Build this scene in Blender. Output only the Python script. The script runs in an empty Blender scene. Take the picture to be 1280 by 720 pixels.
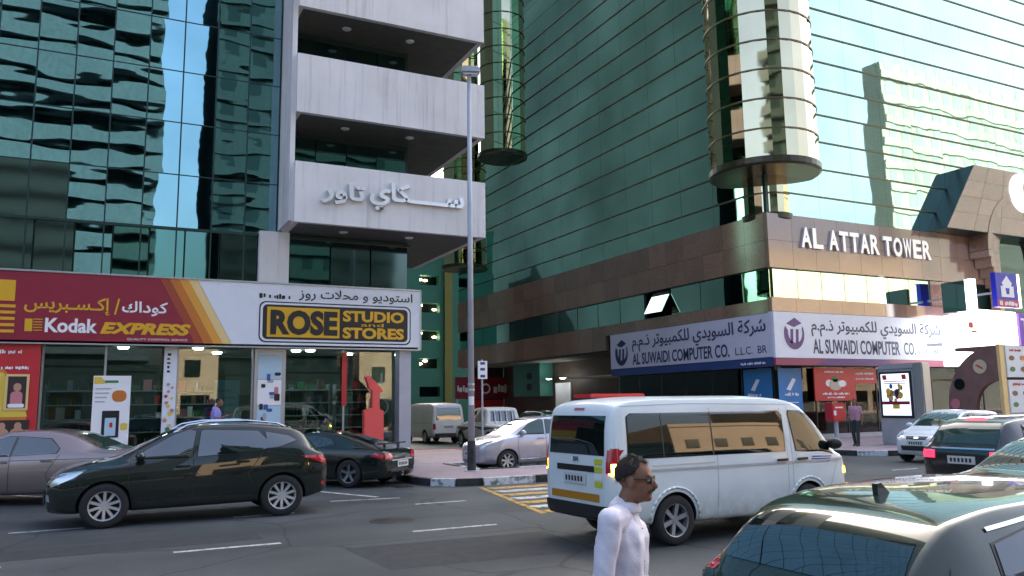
import bpy, bmesh, math, random
from mathutils import Vector, Matrix
from mathutils.bvhtree import BVHTree
R = math.radians
random.seed(7)
scene = bpy.context.scene
COL = scene.collection

# ------------------------------------------------------------------ camera, sky, sun, exposure
cam_d = bpy.data.cameras.new('camera'); cam = bpy.data.objects.new('camera', cam_d); COL.objects.link(cam)
scene.camera = cam
YAW, PITCH, ROLL, CAMH = R(26.705), R(8.095), R(-0.788), 1.9
_f = Vector((math.sin(YAW)*math.cos(PITCH), math.cos(YAW)*math.cos(PITCH), math.sin(PITCH)))
_r = Vector((math.cos(YAW), -math.sin(YAW), 0)); _u = _r.cross(_f)
_r2 = math.cos(ROLL)*_r + math.sin(ROLL)*_u; _u2 = -math.sin(ROLL)*_r + math.cos(ROLL)*_u
cam.matrix_world = Matrix(((_r2.x, _u2.x, -_f.x, 0), (_r2.y, _u2.y, -_f.y, 0), (_r2.z, _u2.z, -_f.z, CAMH), (0, 0, 0, 1)))
cam_d.sensor_width = 36.0; cam_d.lens = 36.0*1014.03/1280.0
cam_d.clip_start = 0.05; cam_d.clip_end = 2000

SUN_EL, SUN_AZ = R(40), R(45)
world = bpy.data.worlds.new('World'); scene.world = world; world.use_nodes = True
wn = world.node_tree.nodes; bg = wn['Background']
sky = wn.new('ShaderNodeTexSky'); sky.sky_type = 'NISHITA'; sky.sun_disc = False
sky.sun_elevation = SUN_EL; sky.sun_rotation = SUN_AZ; sky.dust_density = 9.0; sky.air_density = 1.0; sky.ozone_density = 1.0
world.node_tree.links.new(sky.outputs[0], bg.inputs[0]); bg.inputs[1].default_value = 0.13
sun_d = bpy.data.lights.new('sun', 'SUN'); sun = bpy.data.objects.new('sun', sun_d); COL.objects.link(sun)
sun_d.energy = 3.5; sun_d.angle = R(0.5); sun_d.color = (1, .93, .82)
_s = Vector((math.sin(SUN_AZ)*math.cos(SUN_EL), math.cos(SUN_AZ)*math.cos(SUN_EL), math.sin(SUN_EL)))
sun.rotation_euler = _s.to_track_quat('Z', 'Y').to_euler()
scene.view_settings.view_transform = 'Standard'; scene.view_settings.look = 'None'
scene.view_settings.exposure = 2.5; scene.view_settings.gamma = 1.0
scene.cycles.max_bounces = 7; scene.cycles.glossy_bounces = 4; scene.cycles.transparent_max_bounces = 8
scene.cycles.caustics_reflective = False; scene.cycles.caustics_refractive = False
scene.cycles.use_denoising = True

# ------------------------------------------------------------------ materials
MATS = {}
def nodes_of(name):
    m = bpy.data.materials.new(name); m.use_nodes = True
    return m, m.node_tree, m.node_tree.nodes['Principled BSDF']
def pos_node(nt, obj=False):
    if obj:
        return nt.nodes.new('ShaderNodeTexCoord').outputs['Object']
    return nt.nodes.new('ShaderNodeNewGeometry').outputs['Position']
def noise(nt, vec, scale, detail=4, rough=.55):
    n = nt.nodes.new('ShaderNodeTexNoise'); n.inputs['Scale'].default_value = scale
    n.inputs['Detail'].default_value = detail; n.inputs['Roughness'].default_value = rough
    nt.links.new(vec, n.inputs['Vector']); return n
def ramp(nt, fac, stops):
    r = nt.nodes.new('ShaderNodeValToRGB'); e = r.color_ramp.elements
    while len(e) < len(stops): e.new(.5)
    for k, (p, c) in enumerate(stops): e[k].position = p; e[k].color = (*c, 1)
    nt.links.new(fac, r.inputs[0]); return r
def mat(name, col, rough=.5, metal=0, var=.0, vscale=3, coat=0, bump=0, bscale=40, spec=None, emit=0, ecol=None, obj=False):
    if name in MATS: return MATS[name]
    m, nt, b = nodes_of(name)
    b.inputs['Base Color'].default_value = (*col, 1); b.inputs['Roughness'].default_value = rough; b.inputs['Metallic'].default_value = metal
    if coat: b.inputs['Coat Weight'].default_value = coat; b.inputs['Coat Roughness'].default_value = .03
    if spec is not None: b.inputs['Specular IOR Level'].default_value = spec
    if var:
        n = noise(nt, pos_node(nt, obj), vscale)
        lo = tuple(max(0, c*(1-var)) for c in col); hi = tuple(min(1, c*(1+var)) for c in col)
        r = ramp(nt, n.outputs[0], [(.3, lo), (.7, hi)]); nt.links.new(r.outputs[0], b.inputs['Base Color'])
    if bump:
        n2 = noise(nt, pos_node(nt, obj), bscale); bp = nt.nodes.new('ShaderNodeBump'); bp.inputs['Strength'].default_value = bump; bp.inputs['Distance'].default_value = .01
        nt.links.new(n2.outputs[0], bp.inputs['Height']); nt.links.new(bp.outputs[0], b.inputs['Normal'])
    if emit: b.inputs['Emission Color'].default_value = (*(ecol or col), 1); b.inputs['Emission Strength'].default_value = emit
    MATS[name] = m; return m
def coated_glass(name, tint, rough=.02, wav=0., wscale=.6, wstretch=(1, 1, 1), metal=1.0, dirt=.12):
    m, nt, b = nodes_of(name)
    b.inputs['Metallic'].default_value = metal; b.inputs['Roughness'].default_value = rough
    p = pos_node(nt)
    n = noise(nt, p, .35, 5); r = ramp(nt, n.outputs[0], [(.3, tuple(c*(1-dirt) for c in tint)), (.7, tuple(min(1, c*(1+dirt)) for c in tint))])
    nt.links.new(r.outputs[0], b.inputs['Base Color'])
    if wav:
        mp = nt.nodes.new('ShaderNodeMapping'); mp.inputs['Scale'].default_value = wstretch; nt.links.new(p, mp.inputs[0])
        w = noise(nt, mp.outputs[0], wscale, 1.5, .4); bp = nt.nodes.new('ShaderNodeBump'); bp.inputs['Strength'].default_value = 1; bp.inputs['Distance'].default_value = wav
        nt.links.new(w.outputs[0], bp.inputs['Height']); nt.links.new(bp.outputs[0], b.inputs['Normal'])
    MATS[name] = m; return m
def shop_glass(name, tint=(.75, .9, .88), refl=1.0):
    m = bpy.data.materials.new(name); m.use_nodes = True; nt = m.node_tree; nt.nodes.clear()
    out = nt.nodes.new('ShaderNodeOutputMaterial'); mix = nt.nodes.new('ShaderNodeMixShader')
    t = nt.nodes.new('ShaderNodeBsdfTransparent'); t.inputs[0].default_value = (*tint, 1)
    g = nt.nodes.new('ShaderNodeBsdfGlossy'); g.inputs['Roughness'].default_value = .01
    fr = nt.nodes.new('ShaderNodeFresnel'); fr.inputs[0].default_value = 1.0+.75*refl
    nt.links.new(fr.outputs[0], mix.inputs[0]); nt.links.new(t.outputs[0], mix.inputs[1]); nt.links.new(g.outputs[0], mix.inputs[2]); nt.links.new(mix.outputs[0], out.inputs[0])
    MATS[name] = m; return m
def brick_mat(name, c1, c2, mort, scale, w=.5, h=.25, rough=.85):
    m, nt, b = nodes_of(name); t = nt.nodes.new('ShaderNodeTexBrick'); nt.links.new(pos_node(nt), t.inputs['Vector'])
    t.inputs['Color1'].default_value = (*c1, 1); t.inputs['Color2'].default_value = (*c2, 1); t.inputs['Mortar'].default_value = (*mort, 1)
    t.inputs['Scale'].default_value = scale; t.inputs['Mortar Size'].default_value = .012; t.inputs['Brick Width'].default_value = w; t.inputs['Row Height'].default_value = h
    n = noise(nt, pos_node(nt), .9, 5); mx = nt.nodes.new('ShaderNodeMix'); mx.data_type = 'RGBA'; mx.blend_type = 'MULTIPLY'; mx.inputs[0].default_value = .5
    r = ramp(nt, n.outputs[0], [(.3, (.6, .6, .6)), (.7, (1, 1, 1))])
    nt.links.new(t.outputs[0], mx.inputs[6]); nt.links.new(r.outputs[0], mx.inputs[7]); nt.links.new(mx.outputs[2], b.inputs['Base Color'])
    b.inputs['Roughness'].default_value = rough; MATS[name] = m; return m
def granite(name, c1, c2, rough=.10):
    m, nt, b = nodes_of(name); p = pos_node(nt)
    oi = nt.nodes.new('ShaderNodeObjectInfo'); n = noise(nt, p, 28, 3); n2 = noise(nt, p, .8, 4)
    r = ramp(nt, n.outputs[0], [(.3, c1), (.7, c2)])
    mu = nt.nodes.new('ShaderNodeMath'); mu.operation = 'MULTIPLY_ADD'; mu.inputs[1].default_value = .35; mu.inputs[2].default_value = .62
    nt.links.new(oi.outputs['Random'], mu.inputs[0])
    ad = nt.nodes.new('ShaderNodeMath'); ad.operation = 'MULTIPLY_ADD'; ad.inputs[1].default_value = .5; nt.links.new(n2.outputs[0], ad.inputs[0]); nt.links.new(mu.outputs[0], ad.inputs[2])
    hs = nt.nodes.new('ShaderNodeHueSaturation'); nt.links.new(r.outputs[0], hs.inputs['Color']); nt.links.new(ad.outputs[0], hs.inputs['Value'])
    nt.links.new(hs.outputs[0], b.inputs['Base Color']); b.inputs['Roughness'].default_value = rough; b.inputs['Specular IOR Level'].default_value = .5; b.inputs['IOR'].default_value = 2.2
    MATS[name] = m; return m
def asphalt():
    m, nt, b = nodes_of('asphalt'); p = pos_node(nt); L = nt.links.new
    def mul(x, y):
        mx = nt.nodes.new('ShaderNodeMix'); mx.data_type = 'RGBA'; mx.blend_type = 'MULTIPLY'; mx.inputs[0].default_value = 1
        L(x, mx.inputs[6]); L(y, mx.inputs[7]); return mx.outputs[2]
    a = noise(nt, p, .3, 7, .62); c = noise(nt, p, 55, 3)
    r = ramp(nt, a.outputs[0], [(.3, (.040, .047, .050)), (.5, (.062, .071, .075)), (.72, (.095, .104, .108))])
    r2 = ramp(nt, c.outputs[0], [(.35, (.7, .7, .7)), (.7, (1.2, 1.2, 1.2))]); col = mul(r.outputs[0], r2.outputs[0])
    mp = nt.nodes.new('ShaderNodeMapping'); mp.inputs['Scale'].default_value = (.03, .62, 1); L(p, mp.inputs[0])
    t = noise(nt, mp.outputs[0], 1.0, 3); r3 = ramp(nt, t.outputs[0], [(.36, (.68, .68, .68)), (.6, (1.1, 1.1, 1.1))]); col = mul(col, r3.outputs[0])
    wv = noise(nt, p, .8, 3); mixv = nt.nodes.new('ShaderNodeMix'); mixv.data_type = 'RGBA'; mixv.inputs[0].default_value = .25; L(p, mixv.inputs[6]); L(wv.outputs[1], mixv.inputs[7])
    vo = nt.nodes.new('ShaderNodeTexVoronoi'); vo.feature = 'DISTANCE_TO_EDGE'; vo.inputs['Scale'].default_value = .42; L(mixv.outputs[2], vo.inputs['Vector'])
    r4 = ramp(nt, vo.outputs['Distance'], [(0, (.35, .35, .35)), (.010, (1, 1, 1))]); col = mul(col, r4.outputs[0])
    o = noise(nt, p, 1.7, 4); r5 = ramp(nt, o.outputs[0], [(.24, (.45, .45, .45)), (.34, (1, 1, 1))]); col = mul(col, r5.outputs[0])
    L(col, b.inputs['Base Color'])
    bp = nt.nodes.new('ShaderNodeBump'); bp.inputs['Strength'].default_value = .6; bp.inputs['Distance'].default_value = .008
    L(c.outputs[0], bp.inputs['Height']); L(bp.outputs[0], b.inputs['Normal']); b.inputs['Roughness'].default_value = .72
    MATS['asphalt'] = m; return m
asphalt()
brick_mat('paving', (.46, .35, .36), (.38, .31, .33), (.20, .17, .17), 4.5)
def worn_paint(name, col):
    m, nt, b = nodes_of(name); n = noise(nt, pos_node(nt), 5, 8, .75)
    r = ramp(nt, n.outputs[0], [(.41, tuple(c*.25 for c in col)), (.5, col), (.8, tuple(min(1, c*1.1) for c in col))]); nt.links.new(r.outputs[0], b.inputs['Base Color'])
    b.inputs['Roughness'].default_value = .7; MATS[name] = m; return m
worn_paint('road_white', (.55, .55, .55)); worn_paint('road_yellow', (.55, .33, .06))
worn_paint('kerb_white', (.62, .64, .66)); worn_paint('kerb_black', (.03, .032, .035)); worn_paint('kerb_red', (.42, .06, .06))
coated_glass('tower_glass', (.60, .86, .74), .015, .006, .5, (1, 1, .8))
coated_glass('teal_glass', (.24, .43, .47), .012, .0065, .8, (.5, .5, 1.7))
coated_glass('spandrel_glass', (.10, .14, .13), .06, .006, .6)
coated_glass('bronze_glass', (.66, .56, .36), .03, .004, .8)
coated_glass('balcony_glass', (.10, .22, .20), .02, .006, .6)
shop_glass('storefront'); shop_glass('clear_glass', (.9, .97, .95), .7)
granite('pink_granite', (.13, .065, .045), (.38, .235, .165))
def streaked(name, col):
    m, nt, b = nodes_of(name); p = pos_node(nt)
    mp = nt.nodes.new('ShaderNodeMapping'); mp.inputs['Scale'].default_value = (5, 5, .22); nt.links.new(p, mp.inputs[0])
    a = noise(nt, mp.outputs[0], 1.0, 6, .7); c = noise(nt, p, .7, 5)
    r = ramp(nt, a.outputs[0], [(.30, tuple(q*.74 for q in col)), (.47, col), (.8, tuple(min(1, q*1.05) for q in col))]); r2 = ramp(nt, c.outputs[0], [(.3, (.86, .86, .85)), (.65, (1, 1, 1))])
    mx = nt.nodes.new('ShaderNodeMix'); mx.data_type = 'RGBA'; mx.blend_type = 'MULTIPLY'; mx.inputs[0].default_value = 1
    nt.links.new(r.outputs[0], mx.inputs[6]); nt.links.new(r2.outputs[0], mx.inputs[7]); nt.links.new(mx.outputs[2], b.inputs['Base Color'])
    g2 = noise(nt, p, 70, 3); bp = nt.nodes.new('ShaderNodeBump'); bp.inputs['Strength'].default_value = .35; bp.inputs['Distance'].default_value = .01
    nt.links.new(g2.outputs[0], bp.inputs['Height']); nt.links.new(bp.outputs[0], b.inputs['Normal']); b.inputs['Roughness'].default_value = .8; MATS[name] = m
streaked('white_stucco', (.74, .73, .74))
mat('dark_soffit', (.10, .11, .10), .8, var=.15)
mat('mullion', (.03, .06, .06), .35, .6)
mat('transom', (.12, .10, .055), .35, .7)
mat('alu', (.45, .48, .52), .4, .8)
mat('grey_metal', (.40, .42, .48), .45, .2, var=.08, vscale=2)
mat('chrome', (.8, .8, .82), .12, 1); mat('silver_rim', (.62, .63, .65), .35, .55); mat('letter_steel', (.82, .83, .85), .3, .6)
mat('black_plastic', (.015, .016, .017), .45)
mat('rubber', (.018, .018, .019), .8, bump=.2)
mat('dark', (.012, .014, .014), .7)
mat('car_glass', (.006, .010, .010), .015, spec=1.0); MATS['car_glass'].node_tree.nodes['Principled BSDF'].inputs['IOR'].default_value = 1.75
mat('clear_car_glass', (.03, .06, .05), .02, spec=.8)
mat('lens_red', (.45, .008, .03), .12, coat=1)
mat('lens_red_lit', (.6, .01, .03), .2, emit=.5, ecol=(1, .03, .08))
mat('lens_amber_lit', (.9, .45, .02), .2, emit=14, ecol=(1, .62, .03))
mat('lens_clear', (.55, .60, .65), .08, .6, coat=1)
mat('plate_white', (.6, .6, .6), .5)
mat('plate_ink', (.02, .02, .03), .6)

# ------------------------------------------------------------------ mesh helpers
def tag(o, label=None, cat=None, group=None, kind=None):
    if label: o['label'] = label
    if cat: o['category'] = cat
    if group: o['group'] = group
    if kind: o['kind'] = kind
    return o
def root(name, label, cat, loc=(0, 0, 0), rotz=0, group=None):
    e = bpy.data.objects.new(name, None); COL.objects.link(e); e.location = loc; e.rotation_euler = (0, 0, rotz); e.empty_display_size = .2
    return tag(e, label, cat, group)
def top_of(o):
    while o.parent: o = o.parent
    return o
def put(o, parent, local):
    if parent is not None:
        o.parent = parent
        if not local:
            off = Vector((0, 0, 0)); q = parent
            while q: off += Vector(q.location); q = q.parent
            o.location = Vector(o.location) - off
    return o
def mesh_obj(name, verts, faces, m, parent=None, local=False, smooth=False, fm=None):
    me = bpy.data.meshes.new(name); me.from_pydata([tuple(v) for v in verts], [], faces)
    ms = m if isinstance(m, (list, tuple)) else [m]
    for k in ms: me.materials.append(MATS[k] if isinstance(k, str) else k)
    if fm: me.polygons.foreach_set('material_index', fm)
    if smooth: me.polygons.foreach_set('use_smooth', [True]*len(me.polygons))
    me.update()
    o = bpy.data.objects.new(name, me); COL.objects.link(o)
    return put(o, parent, local)
class MB:
    def __init__(s): s.v = []; s.f = []; s.m = []; s.cur = 0
    def add(s, vs, fs):
        b = len(s.v); s.v += [tuple(v) for v in vs]; s.f += [tuple(b+i for i in f) for f in fs]; s.m += [s.cur]*len(fs); return s
    def box(s, x0, x1, y0, y1, z0, z1):
        return s.add([(x, y, z) for z in (z0, z1) for y in (y0, y1) for x in (x0, x1)], [(0, 2, 3, 1), (4, 5, 7, 6), (0, 1, 5, 4), (2, 6, 7, 3), (0, 4, 6, 2), (1, 3, 7, 5)])
    def bbox(s, x0, x1, y0, y1, z0, z1, b=.02):
        bm = bmesh.new(); bmesh.ops.create_cube(bm, size=1)
        for v in bm.verts: v.co = Vector(((x0+x1)/2+v.co.x*(x1-x0), (y0+y1)/2+v.co.y*(y1-y0), (z0+z1)/2+v.co.z*(z1-z0)))
        bmesh.ops.bevel(bm, geom=bm.edges[:], offset=b, segments=2, affect='EDGES')
        bm.verts.index_update(); s.add([v.co[:] for v in bm.verts], [[v.index for v in f.verts] for f in bm.faces]); bm.free(); return s
    def prism(s, poly, fn0, fn1):
        n = len(poly); vs = [fn0(*p) for p in poly]+[fn1(*p) for p in poly]
        fs = [tuple(range(n))[::-1], tuple(range(n, 2*n))]+[(i, (i+1) % n, n+(i+1) % n, n+i) for i in range(n)]
        return s.add(vs, fs)
    def tube(s, p, q, r0, r1=None, n=12, caps=True):
        p, q = Vector(p), Vector(q); r1 = r0 if r1 is None else r1; d = (q-p).normalized()
        a = d.orthogonal().normalized(); b = d.cross(a); vs = []
        for c, r in ((p, r0), (q, r1)):
            vs += [c+r*(math.cos(2*math.pi*k/n)*a+math.sin(2*math.pi*k/n)*b) for k in range(n)]
        fs = [(k, (k+1) % n, n+(k+1) % n, n+k) for k in range(n)]
        if caps: fs += [tuple(range(n))[::-1], tuple(range(n, 2*n))]
        return s.add(vs, fs)
    def path(s, pts, r, n=8):
        for a, b in zip(pts, pts[1:]): s.tube(a, b, r, n=n)
        return s
    def lathe(s, prof, c, axis='z', n=24, a0=0, a1=2*math.pi):
        full = abs(a1-a0-2*math.pi) < 1e-6; k = n if full else n+1; vs = []
        for r, h in prof:
            for i in range(k):
                a = a0+(a1-a0)*i/n; x, y = r*math.cos(a), r*math.sin(a)
                vs.append({'z': (c[0]+x, c[1]+y, c[2]+h), 'y': (c[0]+x, c[1]+h, c[2]+y), 'x': (c[0]+h, c[1]+x, c[2]+y)}[axis])
        fs = []
        for j in range(len(prof)-1):
            for i in range(n):
                i2 = (i+1) % k if full else i+1
                fs.append((j*k+i, j*k+i2, (j+1)*k+i2, (j+1)*k+i))
        return s.add(vs, fs)
    def ball(s, c, rx, ry, rz, n=12, m=8):
        vs = []; fs = []
        for j in range(m+1):
            t = math.pi*j/m
            for i in range(n):
                a = 2*math.pi*i/n; vs.append((c[0]+rx*math.sin(t)*math.cos(a), c[1]+ry*math.sin(t)*math.sin(a), c[2]+rz*math.cos(t)))
        for j in range(m):
            for i in range(n): fs.append((j*n+i, (j+1)*n+i, (j+1)*n+(i+1) % n, j*n+(i+1) % n))
        return s.add(vs, fs)
    def build(s, name, m, parent=None, local=False, smooth=False):
        return mesh_obj(name, s.v, s.f, m, parent, local, smooth, s.m if isinstance(m, (list, tuple)) else None)
def box(name, m, parent, x0, x1, y0, y1, z0, z1, local=False, bev=0):
    b = MB()
    if bev: b.bbox(x0, x1, y0, y1, z0, z1, bev)
    else: b.box(x0, x1, y0, y1, z0, z1)
    return b.build(name, m, parent, local)
_unit = {}
def unit_box(m):
    if m not in _unit:
        b = MB().box(-.5, .5, -.5, .5, -.5, .5); me = bpy.data.meshes.new('unit_'+m); me.from_pydata(b.v, [], b.f); me.materials.append(MATS[m]); _unit[m] = me
    return _unit[m]
def ubox(name, m, parent, c, size, rot=(0, 0, 0)):
    o = bpy.data.objects.new(name, unit_box(m)); COL.objects.link(o); o.location = c; o.scale = size; o.rotation_euler = rot
    return put(o, parent, False)

# ------------------------------------------------------------------ lettering
AR = {}
for base, code, n in [('ا', 0xFE8D, 2), ('أ', 0xFE83, 2), ('إ', 0xFE87, 2), ('ب', 0xFE8F, 4), ('ة', 0xFE93, 2), ('ت', 0xFE95, 4), ('ج', 0xFE9D, 4), ('ح', 0xFEA1, 4), ('د', 0xFEA9, 2), ('ذ', 0xFEAB, 2), ('ر', 0xFEAD, 2), ('ز', 0xFEAF, 2), ('س', 0xFEB1, 4), ('ش', 0xFEB5, 4), ('ع', 0xFEC9, 4), ('ك', 0xFED9, 4), ('ل', 0xFEDD, 4), ('م', 0xFEE1, 4), ('ن', 0xFEE5, 4), ('و', 0xFEED, 2), ('ي', 0xFEF1, 4), ('لا', 0xFEFB, 2)]:
    AR[base] = (code, n)
def arabic(s):
    toks = []; i = 0
    while i < len(s):
        if s[i:i+2] == 'لا': toks.append('لا'); i += 2
        else: toks.append(s[i]); i += 1
    out = []
    jn = lambda t: t == '\u0640' or (t in AR and AR[t][1] == 4)
    jp = lambda t: t == '\u0640' or t in AR
    for k, t in enumerate(toks):
        if t in AR:
            code, n = AR[t]; prev = k > 0 and jn(toks[k-1]); nxt = n == 4 and k+1 < len(toks) and jp(toks[k+1])
            out.append(chr(code+(3 if prev and nxt else 2 if nxt else 1 if prev else 0)))
        else: out.append(t)
    return ''.join(out[::-1])
_fc = bpy.data.curves.new('lettering', 'FONT'); _fo = bpy.data.objects.new('tmp', _fc); COL.objects.link(_fo); _fc.resolution_u = 3
def one_glyph(body, extrude, bold, shear):
    _fc.body = body; _fc.extrude = extrude; _fc.offset = bold; _fc.shear = shear
    me = bpy.data.meshes.new_from_object(_fo.evaluated_get(bpy.context.evaluated_depsgraph_get()))
    vs = [v.co.copy() for v in me.vertices]; fs = [tuple(p.vertices) for p in me.polygons]; bpy.data.meshes.remove(me)
    return vs, fs
_adv = {}
def advance(ch):
    if ch not in _adv: _adv[ch] = max(v.x for v in one_glyph(ch+'|', 0, 0, 0)[0])-max(v.x for v in one_glyph('|', 0, 0, 0)[0])
    return _adv[ch]
_gl = {}
def glyphs(body, extrude=0., bold=.0, shear=0.):
    if not any(ord(q) > 0x600 for q in body): return one_glyph(body, extrude, bold, shear)
    vs, fs, x = [], [], 0.   # joined script: glyph by glyph, so that overlapping strokes merge
    for kc, ch in enumerate(body):
        if ch != ' ':
            if (ch, bold) not in _gl: _gl[(ch, bold)] = one_glyph(ch, extrude, bold+.004, shear)
            v, f = _gl[(ch, bold)]; n = len(vs); vs += [Vector((q.x+x, q.y, q.z*(1-.05*(kc % 3)))) for q in v]; fs += [tuple(i+n for i in q) for q in f]
        x += advance(ch)
    return vs, fs
def lettering(body, m, parent, face, plane, u0, v0, w, h, depth=.006, bold=.0, shear=0., name='lettering'):
    """text filling a w x h box whose lower left corner (as read) is (u0, v0) on a wall facing -Y ('F') or -X ('L')"""
    vs, fs = glyphs(body, 1., bold, shear)
    x0, x1 = min(v.x for v in vs), max(v.x for v in vs); y0, y1 = min(v.y for v in vs), max(v.y for v in vs)
    out = []
    for v in vs:
        u = (v.x-x0)/(x1-x0)*w; t = (v.y-y0)/(y1-y0)*h; d = depth*(v.z*.5+.5)+.003
        out.append((u0+u, plane-d, v0+t) if face == 'F' else (plane-d, u0-u, v0+t))
    if h < .2: return mesh_obj(name, out, fs, m, parent)
    # tall lettering: every letter (or joined run of script) is a part of its own
    par = list(range(len(out)))
    def find(i):
        while par[i] != i: par[i] = par[par[i]]; i = par[i]
        return i
    for f in fs:
        for q in f[1:]: par[find(q)] = find(f[0])
    isl = {}
    for i in range(len(out)): isl.setdefault(find(i), []).append(i)
    runs = []
    for r_, idx in sorted(isl.items(), key=lambda kv: min(vs[i].x for i in kv[1])):
        lo, hi = min(vs[i].x for i in idx), max(vs[i].x for i in idx)
        if runs and lo < runs[-1][1]-.02: runs[-1][1] = max(runs[-1][1], hi); runs[-1][2].add(r_)
        else: runs.append([lo, hi, {r_}])
    last = None
    for lo, hi, rs_ in runs:
        keep = [f for f in fs if find(f[0]) in rs_]; used = sorted({i for f in keep for i in f}); mp_ = {i: n_ for n_, i in enumerate(used)}
        last = mesh_obj('letter' if name == 'lettering' else name, [out[i] for i in used], [tuple(mp_[i] for i in f) for f in keep], m, parent)
    return last

def scribble(m, parent, face, plane, u0, v0, w, h, name='small_print'):
    """a line of print too small to read in the photograph: uneven strokes, no words"""
    b = MB(); u = 0
    while u < w-.01:
        l = min(random.uniform(.25, .8)*h, w-u); t0 = random.uniform(0, .25)*h; t1 = random.uniform(.6, 1.)*h
        d0, d1 = (plane-.008, plane-.003)
        if face == 'F': b.box(u0+u, u0+u+l*.8, d0, d1, v0+t0, v0+t1)
        else: b.box(d0, d1, u0-u-l*.8, u0-u, v0+t0, v0+t1)
        u += l+(h*.5 if random.random() < .2 else 0)
    return tag(b.build(name, m, parent), kind='stuff')

# ------------------------------------------------------------------ the setting
mat('sand_ground', (.36, .30, .24), .9, var=.15, vscale=.2)
g = MB(); g.add([(-400, -400, -.03), (400, -400, -.03), (400, 400, -.03), (-400, 400, -.03)], [(0, 1, 2, 3)])
tag(g.build('ground', 'sand_ground'), 'sandy ground around the streets', 'ground', kind='structure')
g = MB(); g.add([(-150, -18, 0), (200, -18, 0), (200, 120, 0), (-150, 120, 0)], [(0, 1, 2, 3)])
road = tag(g.build('road', 'asphalt'), 'grey asphalt street and side street', 'road', kind='structure')
g = MB(); g.box(-150, 200, -30, -18, -.2, .15)
tag(g.build('opposite_pavement', 'paving'), 'paved footway on the camera side', 'pavement', kind='structure')

def pavement(name, poly, label):
    g = MB(); n = len(poly)
    vs = [(x, y, .15) for x, y in poly]+[(x, y, -.1) for x, y in poly]
    g.add(vs, [tuple(range(n))]+[(i, n+i, n+(i+1) % n, (i+1) % n) for i in range(n)])
    return tag(g.build(name, 'paving'), label, 'pavement', kind='structure')
def kerb(parent, path, first=0, step=1.0, cols=('kerb_white', 'kerb_black'), w=.16):
    # walk the path and set kerb stones one by one
    pts = [Vector((*p, 0)) for p in path]; seg = []
    for a, b in zip(pts, pts[1:]):
        L = (b-a).length; n = max(1, round(L/step))
        for k in range(n): seg.append((a.lerp(b, k/n), a.lerp(b, (k+1)/n)))
    for k, (a, b) in enumerate(seg):
        c = (a+b)/2; ang = math.atan2(b.y-a.y, b.x-a.x)
        ubox('kerb_stone', cols[(k+first) % len(cols)], parent, (c.x, c.y, .055), ((b-a).length-.012, w, .23), (0, 0, ang))
def arc(cx, cy, r, a0, a1, n=5): return [(cx+r*math.cos(R(a0+(a1-a0)*k/n)), cy+r*math.sin(R(a0+(a1-a0)*k/n))) for k in range(n+1)]
isl_edge = [(6.9, 22.9), (6.9, 19.0)]+arc(8.1, 19.0, 1.2, 180, 270, 3)+[(15, 17.75)]
pa = pavement('shop_pavement', [(-60, 22.9), (6.9, 22.9), (6.9, 19.0)]+arc(8.1, 19.0, 1.2, 180, 270, 4)+[(15, 17.8), (15, 20.3), (9.3, 20.3), (9.3, 22.9), (12.6, 22.9), (12.6, 30.6), (9.3, 30.6), (9.3, 27), (-60, 27)], 'pinkish brick footway in front of the photo shop')
kerb(pa, [(-12, 22.85), (6.9, 22.85)]); kerb(pa, isl_edge, 1, 1.35)
kerb(pa, [(15, 20.37), (9.2, 20.37), (9.2, 22.85), (12.66, 22.85)], 1, 1.2)
kerb(pa, [(9.3, 30.62), (12.66, 30.62), (12.66, 23)], 0, 1.1, ('kerb_red',))
tower_pave = pavement('tower_pavement', [(22.6, 60), (22.6, 22.0)]+arc(24.4, 20.6, 1.8, 180, 270, 4)+[(90, 18.7), (90, 27.5), (27, 27.5), (27, 60)], 'pinkish footway around the glass tower')
kerb(tower_pave, [(22.55, 45), (22.55, 20.6)]+arc(24.4, 20.6, 1.85, 180, 270, 3)+[(52, 18.72)], 0, 1.25)

def mark(m, poly, z=.004, name='road_marking'):
    g = MB(); g.add([(x, y, z) for x, y in poly], [tuple(range(len(poly)))]); return g.build(name, m, road)
def line(m, a, b, w=.12, z=.004):
    a, b = Vector(a), Vector(b); d = (b-a).normalized(); n = Vector((-d.y, d.x))*w/2
    mark(m, [tuple(a+n), tuple(a-n), tuple(b-n), tuple(b+n)][::-1], z)
for k in range(-8, 22):
    x = 5.5+k*3.35
    line('road_white', (x, 15.2), (x+1.05, 15.2), .11)
    line('road_white', (x-1.2, 12.0), (x+.2, 12.0), .11)
    line('road_white', (x-.5, 7.2), (x+1.3, 7.2), .12)
line('road_white', (-1.0, 20.9), (-3.2, 24.), .12); line('road_white', (5.25, 16.8), (4.3, 19.0), .12); line('road_white', (4.2, 16.6), (5.6, 16.4), .1)
for k in range(7):
    y = 17.2-k*.68; x0 = 7.9-.15*k
    mark('road_yellow' if k % 2 == 0 else 'road_white', [(x0, y), (x0+.12, y-.36), (13, y-.36), (13, y)][::-1])
line('road_yellow', (7.85, 17.35), (6.95, 12.7), .12, .007)
mat('patch_tar', (.035, .037, .04), .8, var=.25, vscale=5); mat('iron', (.05, .048, .045), .55, .6, var=.3, vscale=14)
mark('patch_tar', [(3.1, 9.4), (5.9, 9.3), (6.0, 11.0), (3.0, 11.1)], .002, 'asphalt_patch'); mark('patch_tar', [(-1.5, 12.4), (2.2, 12.5), (2.2, 13.3), (-1.4, 13.25)], .002, 'asphalt_patch')
g = MB(); g.lathe([(0, .008), (.27, .008), (.28, .003)], (4.4, 13.3, 0), n=24); g.lathe([(.29, .006), (.36, .006), (.37, .001)], (4.4, 13.3, 0), n=24); g.build('manhole_cover', 'iron', road)
for k in range(5): g = MB(); g.box(6.2+.09*k, 6.25+.09*k, 18.35, 18.8, .001, .012); g.build('drain_bar', 'iron', road)

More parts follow.
